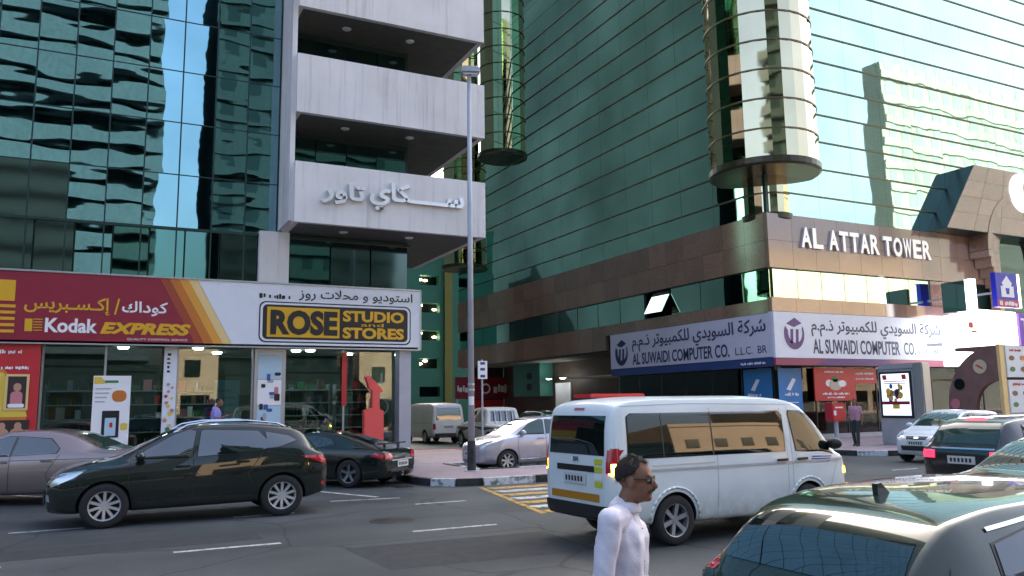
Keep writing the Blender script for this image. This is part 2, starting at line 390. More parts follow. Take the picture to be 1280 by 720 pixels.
def fpoly(name, m, parent, poly, y, d=.01, name_y=None):
    b = MB(); b.prism(poly, lambda x, z: (x, y, z), lambda x, z: (x, y+d, z)); return b.build(name, m, parent)

# ------------------------------------------------------------------ left building (teal glass, white balconies)
mat('maroon', (.27, .016, .042), .35, var=.05); mat('sign_white', (.74, .77, .84), .4, var=.03)
mat('gold_ink', (.72, .40, .02), .4); mat('white_ink', (.85, .85, .88), .4); mat('black_ink', (.012, .014, .018), .4)
mat('stripe_rust', (.35, .06, .03), .4); mat('stripe_orange', (.55, .17, .03), .4); mat('stripe_amber', (.72, .33, .05), .4); mat('stripe_cream', (.80, .58, .26), .4)
mat('poster_red', (.55, .03, .04), .35); mat('poster_yellow', (.75, .55, .08), .4); mat('poster_orange', (.68, .20, .04), .4)
mat('green_pack', (.05, .22, .08), .5); mat('blue_pack', (.04, .10, .35), .5); mat('skin_print', (.50, .27, .18), .5); mat('print_dark', (.04, .025, .03), .4); mat('print_pink', (.55, .20, .24), .5)
mat('cream_wall', (.60, .50, .36), .8, var=.08, vscale=.5); mat('shop_floor', (.35, .36, .34), .3)
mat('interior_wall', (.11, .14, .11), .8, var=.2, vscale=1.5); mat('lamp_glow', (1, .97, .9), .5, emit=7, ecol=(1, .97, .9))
mat('wood', (.22, .11, .05), .5, var=.25, vscale=6)
B1 = root('office_tower', 'teal mirror-glass tower with white balconies above the photo shop', 'building', (2, 36, 0))
box('core', 'mullion', B1, -40, 9.08, 26.0, 47, 5.66, 74)  # unseen upper storeys carried higher to shade the side street
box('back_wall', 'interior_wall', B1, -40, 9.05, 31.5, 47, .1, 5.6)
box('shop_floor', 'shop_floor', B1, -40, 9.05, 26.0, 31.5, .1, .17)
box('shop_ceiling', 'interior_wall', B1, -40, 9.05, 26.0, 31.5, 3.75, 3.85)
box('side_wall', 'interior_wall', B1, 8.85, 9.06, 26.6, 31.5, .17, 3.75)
xs = [.77+.975*k for k in range(-6, 5)]; zs = [7.27+1.64*k for k in range(9)]
def tilt(a): return (random.gauss(0, a), 0, random.gauss(0, a))
for i in range(len(xs)-1):
    for j in range(len(zs)-1):
        w, h = xs[i+1]-xs[i], zs[j+1]-zs[j]
        sp = (j == 0 and i < 4)
        ubox('glass_pane', 'spandrel_glass' if sp else 'teal_glass', B1, ((xs[i]+xs[i+1])/2, 25.88, (zs[j]+zs[j+1])/2), (w-.035, .03, h-.03), tilt(.0022))
for x in xs: box('mullion', 'mullion', B1, x-.02, x+.02, 25.84, 26.0, 5.7, 20.4)
for z in zs[:-1]: box('transom', 'mullion', B1, xs[0], 4.7, 25.85, 25.99, z-.014, z+.014)
up = MB()
for i in range(-40, 5):
    for j in range(32 if -5 <= i else 40):
        z0 = 20.5+j*1.64 if i >= -5 else 7.27+j*1.64
        x0 = .77+.975*i
        if x0+.9 < 4.8: up.box(x0+.02, x0+.955, 25.87, 25.9, z0+.02, z0+1.61)
tag(up.build('upper_glazing', 'teal_glass', B1), kind='stuff')
up = MB()
for i in range(14):
    for j in range(20): up.box(9.1, 9.13, 26.6+i*1.45, 28.0+i*1.45, 5.75+j*3.3, 8.95+j*3.3)
tag(up.build('side_glazing', 'balcony_glass', B1), kind='stuff')
# mezzanine band over the signboard
for k, (x0, x1, m) in enumerate([(-2.9, -1.95, 'spandrel_glass'), (-1.93, -.95, 'spandrel_glass'), (-.93, .03, 'teal_glass'), (.05, 1.0, 'balcony_glass'), (1.02, 1.98, 'balcony_glass'), (2.0, 2.98, 'balcony_glass'), (3.0, 4.1, 'spandrel_glass'), (5.1, 6.4, 'balcony_glass'), (6.42, 7.75, 'spandrel_glass'), (7.77, 9.05, 'spandrel_glass')]):
    ubox('mezzanine_pane', m, B1, ((x0+x1)/2, 25.9, 6.46), (x1-x0-.03, .03, 1.52), tilt(.003))
box('white_column', 'white_stucco', B1, 4.14, 5.06, 25.7, 26.1, 5.66, 7.36)
box('fascia', 'mullion', B1, -6, 9.1, 25.83, 25.99, 7.2, 7.27)
box('fin_wall', 'white_stucco', B1, 4.71, 4.86, 24.22, 25.95, 7.42, 40)
for k in range(5):
    z0 = 7.37+3.42*k; bal = box('balcony_slab', 'dark_soffit', B1, 4.9, 11.06, 24.05, 30.7, z0, z0+.26)  # white slab given a dark colour: the underside shade is painted in
    p = MB(); p.box(4.84, 11.12, 24.0, 24.18, z0-.012, z0+1.86); p.build('parapet', 'white_stucco', B1)
    p = MB(); p.box(10.94, 11.118, 24.182, 30.8, z0-.012, z0+1.86); p.build('parapet', 'white_stucco', B1)
    p = MB(); p.box(4.842, 5.0, 24.182, 25.95, z0-.012, z0+1.86); p.build('parapet', 'white_stucco', B1)
    for x in (6.6, 8.8):
        s = MB(); s.lathe([(0, -.03), (.12, -.03), (.15, 0)], (x, 25.0, z0-.002), n=14); s.build('soffit_lamp', 'sign_white', bal)
    for i in range(4):
        ubox('balcony_pane', 'balcony_glass', B1, (5.35+i*1.03, 25.93, z0+1.76), (1.0, .03, 2.9), tilt(.004))
# raised arabic lettering on the lower balcony: two words
lettering(arabic('تاور'), 'letter_steel', B1, 'F', 24.0, 5.62, 7.98, 1.35, .70, .12, .03, name='raised_lettering')
lettering(arabic('ســـــكاي'), 'letter_steel', B1, 'F', 24.0, 7.12, 7.92, 3.18, .93, .12, .03, name='raised_lettering')
# ground floor glazing and posts
for x0, x1 in [(-6, -4.05), (-1.5, .02), (.06, 1.54), (1.96, 4.1), (5.08, 6.93), (6.98, 8.68)]:
    ubox('shop_pane', 'storefront', B1, ((x0+x1)/2, 26.02, 1.94), (x1-x0, .02, 3.52), tilt(.002))
for x in (-1.52, .04, 1.95, 4.1, 5.07, 6.95): box('door_post', 'alu', B1, x-.03, x+.03, 25.98, 26.08, .15, 3.72)
box('white_post', 'sign_white', B1, 1.57, 1.92, 25.8, 26.0, .15, 3.73)
box('shop_step', 'grey_metal', B1, 1.98, 4.1, 24.7, 25.98, .14, .40)
box('grey_post', 'grey_metal', B1, 8.7, 9.1, 25.62, 26.05, .15, 3.73)
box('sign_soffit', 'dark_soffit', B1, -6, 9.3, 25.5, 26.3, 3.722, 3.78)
for z in (3.42, 3.30, 3.18, 3.05, 2.93): box('column_print', 'black_ink', B1, 1.66+random.uniform(-.02, .02), 1.66+random.uniform(.05, .1), 25.79, 25.798, z, z+random.uniform(.04, .08))
for k in range(16):
    z = 1.0+.105*k+random.uniform(-.03, .03); x = random.uniform(1.63, 1.84); rr = random.uniform(.03, .075)
    fpoly('column_print', random.choice(['poster_red', 'print_pink', 'print_pink', 'poster_yellow', 'green_pack', 'skin_print']), B1, [(x+rr*(1+.25*math.sin(q*2.1))*math.cos(q*.7), z+rr*math.sin(q*.7)) for q in range(9)], 25.788-.0006*k, .005)
for x, y, n in ((0.5, 27.2, 1), (2.6, 27.0, 1), (5.7, 27.4, 1), (6.1, 27.1, 1), (3.4, 29, 1), (7.8, 28.6, 1)):
    s = MB(); s.lathe([(0, -.05), (.13, -.05), (.16, 0)], (x, y, 3.745), n=14); s.build('ceiling_lamp', 'lamp_glow', B1)

# signboard over the shop
SB = root('shop_signboard', 'long maroon and white shop signboard over the photo shop windows', 'signboard', (3, 25.6, 3.72))
fpoly('maroon_panel', 'maroon', SB, [(-7, 3.72), (2.38, 3.72), (1.32, 5.66), (-7, 5.66)], 25.5, .3)
st = ['stripe_rust', 'stripe_orange', 'stripe_amber', 'stripe_cream']
for k in range(4):
    a = .26*k; fpoly('diagonal_stripe', st[k], SB, [(2.385+a, 3.72), (2.64+a, 3.72), (1.58+a, 5.66), (1.325+a, 5.66)], 25.5, .3)
fpoly('white_panel', 'sign_white', SB, [(3.43, 3.72), (9.37, 3.72), (9.37, 5.66), (2.37, 5.66)], 25.5, .3)
box('frame', 'alu', SB, -7, 9.4, 25.47, 25.82, 5.663, 5.71); box('frame', 'alu', SB, -7, 9.4, 25.47, 25.82, 3.68, 3.717); box('frame', 'alu', SB, 9.372, 9.41, 25.48, 25.82, 3.72, 5.66)
P = 25.5
fpoly('yellow_block', 'gold_ink', SB, [(-3.1, 4.83), (-2.25, 4.83), (-2.25, 5.40), (-3.1, 5.40)], P-.012)
for k in range(5): box('yellow_bar', 'gold_ink', SB, -3.1, -2.22, P-.012, P-.002, 4.70-.17*k-.05, 4.70-.17*k+.03)
fpoly('yellow_block', 'gold_ink', SB, [(-1.98, 4.02), (-1.80, 4.02), (-1.80, 4.36), (-1.98, 4.36)], P-.012)
for k in range(5): box('yellow_bar', 'gold_ink', SB, -1.78, -1.56, P-.012, P-.002, 4.04+.075*k, 4.065+.075*k)
lettering(arabic('إكـسـبريس'), 'gold_ink', SB, 'F', P, -2.02, 4.50, 2.12, .50, bold=.012)
lettering('/', 'gold_ink', SB, 'F', P, .18, 4.55, .14, .45, bold=.02)
lettering(arabic('كوداك'), 'white_ink', SB, 'F', P, .38, 4.53, 1.2, .42, bold=.015)
lettering('Kodak', 'white_ink', SB, 'F', P, -1.50, 4.0, 1.28, .40, bold=.03)
lettering('EXPRESS', 'gold_ink', SB, 'F', P, -.15, 3.99, 2.38, .34, bold=.05, shear=.25)
lettering('QUALITY CONTROL SERVICE', 'white_ink', SB, 'F', P, .55, 3.82, 1.6, .07)
def rrect(x0, x1, z0, z1, r, n=5):
    out = []
    for cx, cz, a in ((x1-r, z0+r, -90), (x1-r, z1-r, 0), (x0+r, z1-r, 90), (x0+r, z0+r, 180)):
        out += [(cx+r*math.cos(R(a+90*k/n)), cz+r*math.sin(R(a+90*k/n))) for k in range(n+1)]
    return out
fpoly('badge_border', 'black_ink', SB, rrect(4.16, 9.04, 3.85, 5.12, .2), P-.006); fpoly('badge_border', 'sign_white', SB, rrect(4.2, 9.0, 3.89, 5.08, .18), P-.012)
fpoly('badge', 'black_ink', SB, rrect(4.27, 8.93, 3.95, 5.02, .14), P-.018)
fpoly('badge_field', 'gold_ink', SB, [(4.4, 4.02), (6.65, 4.02), (6.65, 4.95), (4.4, 4.95)], P-.024)
lettering('ROSE', 'black_ink', SB, 'F', P-.026, 4.5, 4.09, 2.08, .78, bold=.05)
lettering('STUDIO', 'gold_ink', SB, 'F', P-.02, 6.75, 4.56, 2.05, .36, bold=.04)
lettering('STORES', 'gold_ink', SB, 'F', P-.02, 6.75, 4.02, 2.05, .36, bold=.04)
lettering('and', 'gold_ink', SB, 'F', P-.02, 7.35, 4.42, .75, .11)
lettering(arabic('استوديو و محلات روز'), 'black_ink', SB, 'F', P, 5.35, 5.18, 3.75, .38, bold=.008)
scribble('black_ink', SB, 'F', P, 4.15, 5.20, .95, .16)

# red photo panel beside the shop door
RP = root('photo_display_panel', 'tall red panel with framed sample photographs beside the shop door', 'display panel', (-2.8, 25.6, .15))
box('board', 'poster_red', RP, -6.0, -1.56, 25.6, 25.8, .15, 3.68)
fpoly('orange_wash', 'poster_orange', RP, [(-6, .5), (-1.62, .5), (-1.75, 1.3), (-1.9, 2.4), (-2.4, 3.0), (-6, 3.0)], 25.59)
fpoly('yellow_wash', 'poster_yellow', RP, [(-6, 1.72), (-1.78, 1.72), (-1.85, 2.0), (-2.4, 2.9), (-6, 2.95)], 25.58)
for (x0, x1, z0, z1) in ((-2.33, -1.78, 1.9, 2.86), (-3.0, -2.45, 1.9, 2.86)):
    f = box('picture_frame', 'stripe_cream', RP, x0, x1, 25.555, 25.575, z0, z1)
    box('print', 'print_dark', f, x0+.06, x1-.06, 25.545, 25.553, z0+.06, z1-.06)
    m = (x0+x1)/2
    fpoly('print_figure', 'print_pink', f, rrect(m-.14, m+.14, z0+.1, z0+.5, .1), 25.538, .005); fpoly('print_figure', 'skin_print', f, rrect(m-.08, m+.1, z0+.5, z0+.72, .09), 25.538, .005)
    fpoly('print_figure', 'white_ink', f, rrect(m-.19, m+.19, z0+.07, z0+.17, .04), 25.534, .003)
f = box('print', 'print_dark', RP, -3.2, -1.72, 25.56, 25.575, .95, 1.64)
for m, c in ((-2.75, 'print_pink'), (-2.35, 'skin_print'), (-1.98, 'skin_print')):
    fpoly('print_figure', c, f, rrect(m-.17, m+.17, 1.0, 1.42, .12), 25.55, .005); fpoly('print_figure', 'skin_print', f, rrect(m-.08, m+.09, 1.38, 1.58, .085), 25.545, .003)
scribble('white_ink', RP, 'F', 25.59, -3.1, 3.4, 1.1, .12); scribble('white_ink', RP, 'F', 25.59, -3.2, 2.98, 1.4, .1)

# shop contents seen through the glass
prod = ['poster_red', 'poster_yellow', 'white_ink', 'print_pink', 'black_ink', 'grey_metal', 'wood', 'stripe_orange', 'green_pack', 'blue_pack']
mat('paper_blue', (.45, .62, .75), .5)
for k, (x, y, lab) in enumerate([(-.7, 27.5, 'behind the glass left of the white standing poster'), (1.0, 27.9, 'behind the glass right of the white standing poster'), (2.9, 28.6, 'behind the person in the lilac shirt'), (6.0, 27.4, 'right of the tall picture strip'), (7.85, 27.6, 'behind the red figure-shaped stand')]):
    t = root('display_shelf', 'shelf unit full of small goods '+lab, 'shelf', (x, y, .17), 0, 'shelf units inside the photo shop')
    for s in (-.8, .77): box('side_panel', 'grey_metal', t, s, s+.03, -.2, .2, 0, 2.45, True)
    box('back_panel', 'interior_wall', t, -.77, .77, .17, .2, 0, 2.45, True)
    gd = MB()
    for j in range(6):
        box('shelf_board', 'alu', t, -.77, .77, -.2, .17, .15+.42*j, .18+.42*j, True)
        xx = -.74
        while xx < .66:
            w = random.choice([.03, .05, .09, .16, .24]); h = random.uniform(.06, .36); gd.cur = random.choice([0, 2, 3, 4, 4, 4, 5, 6, 6, 8, 8, 9, 4]); y0 = random.uniform(-.18, -.05)
            if random.random() < .8:
                if w < .1: gd.tube((min(xx+w/2, .74), y0+.06, .181+.42*j), (min(xx+w/2, .74), y0+.06, .181+.42*j+h), w/2, w*.3, 8)
                else: gd.box(xx, min(xx+w-.012, .76), y0, y0+.16, .181+.42*j, .181+.42*j+h)
            xx += w+random.uniform(.0, .05)
    tag(gd.build('goods', prod, t, True), kind='stuff')
ct = root('shop_counter', 'long counter with boxes behind the shop windows', 'counter', (3.2, 27.6, .17))
box('counter_body', 'wood', ct, -1.2, 1.2, -.3, .3, 0, .95, True); box('counter_top', 'black_plastic', ct, -1.25, 1.25, -.34, .34, .952, 1.0, True)
gd = MB()
for k in range(9): gd.cur = random.randrange(len(prod)); a = -1.1+k*.25; gd.box(a, a+.17, -.15, .1, 1.001, 1.1+random.random()*.3)
tag(gd.build('goods', prod, ct, True), kind='stuff')

po = root('standing_poster', 'white poster board with picture of a kiosk in the shop window', 'poster', (.24, 25.8, .15))
box('board', 'white_ink', po, -.24, .72, 25.78, 25.81, .15, 2.83)
fpoly('poster_print', 'poster_yellow', po, [(-.22, 2.6), (.1, 2.62), (-.05, 2.8), (-.22, 2.8)], 25.772, .004); fpoly('poster_print', 'stripe_orange', po, rrect(.25, .62, 2.1, 2.42, .14), 25.772, .004)
fpoly('poster_print', 'green_pack', po, rrect(.05, .4, 2.63, 2.7, .03), 25.772, .004)
for k in range(4): box('poster_line', 'grey_metal', po, -.18, .22-.05*k, 25.771, 25.777, 2.45-.12*k, 2.48-.12*k)
fpoly('poster_print', 'black_ink', po, rrect(.02, .46, 1.1, 1.85, .02), 25.772, .004); fpoly('poster_print', 'paper_blue', po, rrect(.1, .38, 1.15, 1.65, .02), 25.766, .004); fpoly('poster_print', 'poster_red', po, rrect(.22, .3, 1.38, 1.52, .03), 25.76, .004)
fpoly('poster_print', 'poster_yellow', po, rrect(.5, .68, 1.3, 1.5, .05), 25.772, .004)
pg = root('fridge_poster', 'pale grey script-lettered panel behind the person in lilac', 'poster', (3.4, 26.3, .17))
box('board', 'paper_blue', pg, 3.03, 3.78, 26.3, 26.36, .17, 2.72)
for k in range(4): scribble('grey_metal', pg, 'F', 26.3, 3.15+.03*k, 2.35-.22*k, .5, .12)
ps = root('picture_strip', 'tall white frame of camera pictures between shop windows', 'display', (4.6, 25.85, .15))
box('strip_frame', 'alu', ps, 4.14, 5.05, 25.86, 25.96, .15, 3.68)
for k, c in enumerate(['white_ink', 'paper_blue', 'white_ink', 'paper_blue']): box('picture', c, ps, 4.24, 4.95, 25.845, 25.858, .35+.8*k, 1.12+.8*k)
for k in range(16):
    a, b = random.uniform(4.28, 4.75), random.uniform(.5, 3.3); fpoly('picture_detail', random.choice(['black_ink', 'grey_metal', 'blue_pack', 'black_ink', 'print_pink']), ps, rrect(a, a+random.uniform(.1, .2), b, b+random.uniform(.08, .22), .03), 25.838-.0004*k, .004)
bn = root('red_banner', 'narrow red hanging banner in the shop window', 'banner', (6.93, 25.9, 1.9))
bb = box('cloth', 'poster_red', bn, 6.86, 7.02, 25.88, 25.91, 1.9, 3.6)
box('rod', 'alu', bn, 6.82, 7.06, 25.875, 25.915, 3.602, 3.63)
mat('salmon', (.75, .09, .085), .4)
rs = root('figure_stand', 'salmon red figure-shaped stand with arrow head outside the shop', 'stand', (7.7, 25.3, .15))
b = MB(); b.prism([(7.42, .15), (8.03, .15), (8.03, 1.72), (7.9, 1.78), (7.88, 2.28), (8.02, 2.34), (7.78, 2.62), (7.50, 2.86), (7.44, 2.80), (7.56, 2.42), (7.66, 2.36), (7.66, 1.82), (7.40, 1.74)], lambda x, z: (x, 25.15, z), lambda x, z: (x, 25.4, z)); b.build('figure', 'salmon', rs)
box('base_plate', 'grey_metal', rs, 7.3, 8.15, 25.05, 25.5, .15, .19)
cl = root('round_clock', 'round white-rimmed wall clock inside the corner shop window', 'clock', (8.3, 26.4, 1.8))
c = MB(); c.lathe([(.24, 0), (.29, -.03), (.29, .03), (.24, .04)], (8.3, 26.4, 1.85), 'y', 24); c.build('rim', 'white_ink', cl, smooth=True)
c = MB(); c.lathe([(0, 0), (.25, 0)], (8.3, 26.41, 1.85), 'y', 24); c.build('face', 'interior_wall', cl)
box('hand', 'black_ink', cl, 8.29, 8.31, 26.395, 26.4, 1.85, 2.03); box('hand', 'black_ink', cl, 8.3, 8.42, 26.395, 26.4, 1.84, 1.86)

# ------------------------------------------------------------------ right tower (green glass on pink granite)
B2 = root('glass_tower', 'green glass tower with granite base and round bronze bays on the corner', 'building', (45, 44, 0))
box('core', 'mullion', B2, 26.35, 78, 26.75, 62, 4.87, 52)
zr = [10.2, 11.25]+[12.6+1.35*k for k in range(12)]
ys = [27.6+(61.9-27.6)*k/14 for k in range(15)]
for j in range(12):
    for i in range(14):
        ubox('glass_pane', 'tower_glass', B2, (26.17, (ys[i]+ys[i+1])/2, (zr[j]+zr[j+1])/2), (.03, ys[i+1]-ys[i]-.012, zr[j+1]-zr[j]-.03), (0, random.gauss(0, .0012), random.gauss(0, .0012)))
xf = [27.2+2.3*k for k in range(14)]
for j in range(9):
    for i in range(13):
        ubox('glass_pane', 'tower_glass', B2, ((xf[i]+xf[i+1])/2, 26.57, (zr[j]+zr[j+1])/2), (xf[i+1]-xf[i]-.012, .03, zr[j+1]-zr[j]-.03), tilt(.0012))
for z in zr[1:]:
    box('transom', 'transom', B2, 26.1, 26.2, 27.6, 61.95, z-.03, z+.03); box('transom', 'transom', B2, 27.2, 78, 26.5, 26.6, z-.03, z+.03)
up = MB()
for j in range(19): z0 = zr[12]+1.35*j; up.box(26.15, 26.185, 27.6, 61.9, z0+.015, min(z0+1.335, 52))
for j in range(21):
    z0 = zr[9]+1.35*j
    if z0 < 51: up.box(27.2, 78, 26.55, 26.585, z0+.015, z0+1.335)
for j in range(9): up.box(57.15, 78, 26.555, 26.585, zr[j]+.015, zr[j+1]-.015)
tag(up.build('upper_glazing', 'tower_glass', B2), kind='stuff')
def bay(cx, cy, r, z0, z1, nf, name, rows, ang0=0, single=True):
    zz = [z0+(z1-z0)*k/rows for k in range(rows+1)]
    for j in range(rows):
        b = MB()
        for i in range(nf):
            a0, a1 = 2*math.pi*i/nf+ang0, 2*math.pi*(i+1)/nf+ang0
            q = [(cx+r*math.cos(a0), cy+r*math.sin(a0)), (cx+r*math.cos(a1), cy+r*math.sin(a1))]
            vs = [(q[0][0], q[0][1], zz[j]+.02), (q[1][0], q[1][1], zz[j]+.02), (q[1][0], q[1][1], zz[j+1]-.02), (q[0][0], q[0][1], zz[j+1]-.02)]
            if single and j < 8:
                mid = (a0+a1)/2
                if math.cos(mid-R(225)) < -.25: continue
                mesh_obj('bay_pane', vs, [(0, 1, 2, 3)], 'bronze_glass', B2)
            else: b.add(vs, [(0, 1, 2, 3)])
        if b.v: b.build(name, 'bronze_glass', B2)
        ri = MB(); ri.lathe([(r-.05, -.035), (r+.03, -.035), (r+.03, .035), (r-.05, .035)], (cx, cy, zz[j]), n=nf*2); ri.build('bay_ring', 'transom', B2)
    so = MB(); so.lathe([(0, z0-.22), (r-.05, z0-.24), (r+.08, z0-.16), (r+.08, z0+.1), (r-.05, z0+.1)], (cx, cy, 0), n=40); so.build('bay_soffit', 'soffit_bronze', B2)
mat('soffit_bronze', (.045, .04, .02), .3, .3)
bay(26.75, 27.15, 2.42, 12.25, 12.25+1.35*22, 26, 'bay_band', 22)
bay(27.2, 27.6, 1.1, 10.2, 12.2, 20, 'corner_band', 2, single=False)
bay(26.1, 53.3, 1.75, 20.4, 20.4+1.35*14, 16, 'bay_band', 14, single=False)
bay(25.9, 60.6, 1.6, 13.0, 13.0+1.35*24, 16, 'bay_band', 24, single=False)
# granite cladding panel by panel
gy = [26.5+1.479*k for k in range(25)]
def gpanel(face, a0, a1, z0, z1):
    if face == 'L': ubox('granite_panel', 'pink_granite', B2, (26.2, (a0+a1)/2, (z0+z1)/2), (.2, a1-a0-.012, z1-z0-.012))
    else: ubox('granite_panel', 'pink_granite', B2, ((a0+a1)/2, 26.6, (z0+z1)/2), (a1-a0-.012, .2, z1-z0-.012))
for k in range(24):
    for z0, z1 in ((7.74, 8.97), (8.97, 10.2)): gpanel('L', gy[k] if k else 26.71, gy[k+1], z0, z1)
    if gy[k] < 39: gpanel('L', gy[k] if k else 26.71, gy[k+1], 5.72, 6.32)
    else: gpanel('L', gy[k], gy[k+1], 4.87, 6.32)
gx = [26.1+1.45*k for k in range(21)]
for k in range(20):
    for z0, z1 in ((7.72, 8.97), (8.97, 10.2)): gpanel('F', gx[k], gx[k+1], z0, z1)
    gpanel('F', gx[k], gx[k+1], 5.76, 6.4)
for k in range(15):
    a0, a1 = 26.75+2.35*k, 26.75+2.35*(k+1)
    if k == 3: continue
    ubox('ribbon_pane', 'tower_glass', B2, (26.3, (a0+a1)/2, 7.03), (.03, a1-a0-.05, 1.36), (0, random.gauss(0, .004), random.gauss(0, .004)))
ubox('open_pane', 'tower_glass', B2, (26.0, 34.6, 7.08), (.03, 1.5, 1.3), (0, R(30), 0))
ubox('ribbon_back', 'dark', B2, (26.37, 34.9, 7.03), (.04, 2.3, 1.36))
for k in range(9):
    a0, a1 = 26.4+1.5*k, 26.4+1.5*(k+1)
    if k < 7: ubox('ribbon_pane', 'tower_glass', B2, ((a0+a1)/2, 26.7, 7.06), (a1-a0-.04, .03, 1.28), tilt(.004))
box('ribbon_end', 'pink_granite', B2, 36.92, 38.6, 26.62, 26.74, 6.42, 7.71)
# raised name
xx = 28.0
for word, w in (('AL', 1.45), ('ATTAR', 3.45), ('TOWER', 3.55)):
    n = len(word); adv = w/n
    for k, ch in enumerate(word):
        lettering(ch, 'letter_steel', B2, 'F', 26.5, xx+k*adv, 8.73, adv*.88, .95, .12, .035, name='raised_letter')
    xx += w-.05+(.35 if word == 'AL' else .25)
# portal: gabled granite front with a round clock and a stepped arch
PX = 43.3
po2 = MB(); po2.prism([(36.95, 10.22), (39.55, 13.75), (47.0, 13.75), (49.7, 10.22)], lambda x, z: (x, 25.5, z), lambda x, z: (x, 26.55, z)); po2.build('portal_core', 'mullion', B2)
def clip_gable(x, z):
    t = (z-10.22)/(13.75-10.22); return 36.95+t*2.6, 49.7-t*2.7
rows = [10.24, 11.12, 12.0, 12.88, 13.74]
for j in range(4):
    z0, z1 = rows[j]+.006, rows[j+1]-.006; l0, r0 = clip_gable(0, z0); l1, r1 = clip_gable(0, z1)
    cuts = [0, .16, .33, .5, .67, .84, 1]
    for i in range(6):
        a, b2 = cuts[i], cuts[i+1]
        fpoly('granite_panel', 'pink_granite', B2, [(l0+(r0-l0)*a+.01, z0), (l0+(r0-l0)*b2-.01, z0), (l1+(r1-l1)*b2-.01, z1), (l1+(r1-l1)*a+.01, z1)], 25.46, .038)
mat('clock_glow', (.88, .88, .84), .3, emit=.25, ecol=(1, .97, .9))  # weak glow added so the clock disc stays white in shade
c = MB(); c.lathe([(0, 0), (1.0, 0), (1.06, .05), (1.06, .13)], (PX, 25.32, 12.62), 'y', 40); ck = c.build('clock_face', 'clock_glow', B2)
box('clock_hand', 'black_ink', ck, PX-.03, PX+.03, 25.30, 25.315, 12.62, 13.3); box('clock_hand', 'black_ink', ck, PX, PX+.5, 25.30, 25.315, 12.59, 12.65)
for k in range(5):
    r0, r1 = 1.6+.34*k, 1.6+.34*(k+1); y = 25.95-.13*k
    pts = [(PX+r1*math.cos(R(a)), 9.35+r1*math.sin(R(a))) for a in range(0, 181, 10)]+[(PX+r0*math.cos(R(a)), 9.35+r0*math.sin(R(a))) for a in range(180, -1, -10)]
    b = MB(); n = len(pts); half = n//2
    vs = [(x, y, z) for x, z in pts]+[(x, 26.45, z) for x, z in pts]
    fs = [(i, i+1, n-2-i, n-1-i) for i in range(half-1)]+[(i, i+1, n+i+1, n+i) for i in range(n-1)]
    b.add(vs, fs); b.build('arch_ring', 'pink_granite', B2)
    for s in (-1, 1):
        xa, xb = sorted((PX+s*r0, PX+s*r1)); box('arch_jamb', 'pink_granite', B2, xa+.005, xb-.005, y, 26.45, 7.0+.5*k if k else 3.5, 9.33)
b = MB(); b.prism([(PX+1.62*math.cos(R(a)), 9.35+1.62*math.sin(R(a))) for a in range(0, 181, 12)]+[(PX-1.62, 4), (PX+1.62, 4)], lambda x, z: (x, 26.3, z), lambda x, z: (x, 26.4, z)); b.build('arch_glass', 'spandrel_glass', B2)
# ground floor of the tower
mat('shop_beige', (.34, .31, .18), .7, var=.15, vscale=.8); mat('dark_timber', (.05, .035, .028), .5, var=.2); mat('poster_sky', (.03, .20, .50), .35); mat('poster_navy', (.03, .08, .28), .35)
box('ground_wall', 'interior_wall', B2, 31.2, 78, 31.5, 62, .1, 4.86); box('ground_floor', 'shop_floor', B2, 27.0, 78, 27.2, 61.5, .1, .17)
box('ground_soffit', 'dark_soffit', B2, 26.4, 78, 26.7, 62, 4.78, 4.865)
box('sign_back', 'dark_timber', B2, 26.3, 26.6, 26.9, 39.2, 3.35, 5.74); box('sign_back', 'dark_timber', B2, 26.31, 60, 26.75, 26.95, 3.38, 5.74)
for k in range(6):
    a0 = 27.3+2.05*k; ubox('shop_pane', 'storefront', B2, (26.75, a0+1.0, 1.78), (.02, 1.98, 3.2)); box('door_post', 'black_plastic', B2, 26.72, 26.8, a0-.03, a0+.03, .15, 3.4)
for k in range(12):
    a0 = 27.0+2.0*k
    if k == 8: continue
    ubox('shop_pane', 'storefront', B2, (a0+1.0, 27.1, 1.78), (1.94, .02, 3.2)); box('door_post', 'black_plastic', B2, a0-.03, a0+.03, 27.06, 27.14, .15, 3.4)
box('lit_back_wall', 'shop_beige', B2, 28.6, 28.7, 32.5, 38.6, .17, 3.4)
for (x, y) in ((28.0, 35.2), (28.1, 37.5), (28.5, 49.0), (28.4, 50.8), (31, 28.5), (36, 28.4), (33.5, 29)):
    s = MB(); s.lathe([(0, -.05), (.16, -.05), (.2, 0)], (x, y, 3.38 if y < 45 else 3.6), n=14); s.build('ceiling_lamp', 'lamp_glow', B2)
box('shop_ceiling', 'cream_wall', B2, 26.8, 31.2, 27.2, 45, 3.42, 3.5); box('shop_ceiling', 'cream_wall', B2, 31.2, 60, 27.2, 31.5, 3.42, 3.5)
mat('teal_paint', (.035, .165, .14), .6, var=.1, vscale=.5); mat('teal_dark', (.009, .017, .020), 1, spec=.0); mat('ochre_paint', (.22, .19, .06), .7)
box('lobby_wall', 'dark_timber', B2, 29.3, 29.5, 40, 60, .17, 4.8)
box('lit_doorway', 'sign_white', B2, 29.2, 29.28, 49.2, 51.3, .17, 3.3)
vb = box('vent_box', 'teal_paint', B2, 28.2, 29.28, 51.8, 56.0, 2.4, 4.8)
for z in (2.85, 3.65): box('vent', 'dark', vb, 28.15, 28.21, 53.1, 53.7, z, z+.45)
box('end_wall', 'poster_red', B2, 26.5, 29.28, 60.0, 60.3, .17, 2.2); box('end_wall', 'dark_timber', B2, 26.5, 29.28, 60.02, 60.32, 2.2, 4.86)
rsn = root('red_shop_sign', 'red shop sign with white arabic lettering down the side street', 'sign', (27, 59.5, 2.3))
box('board', 'maroon', rsn, 24.8, 29.8, 59.4, 59.55, 2.3, 4.0)
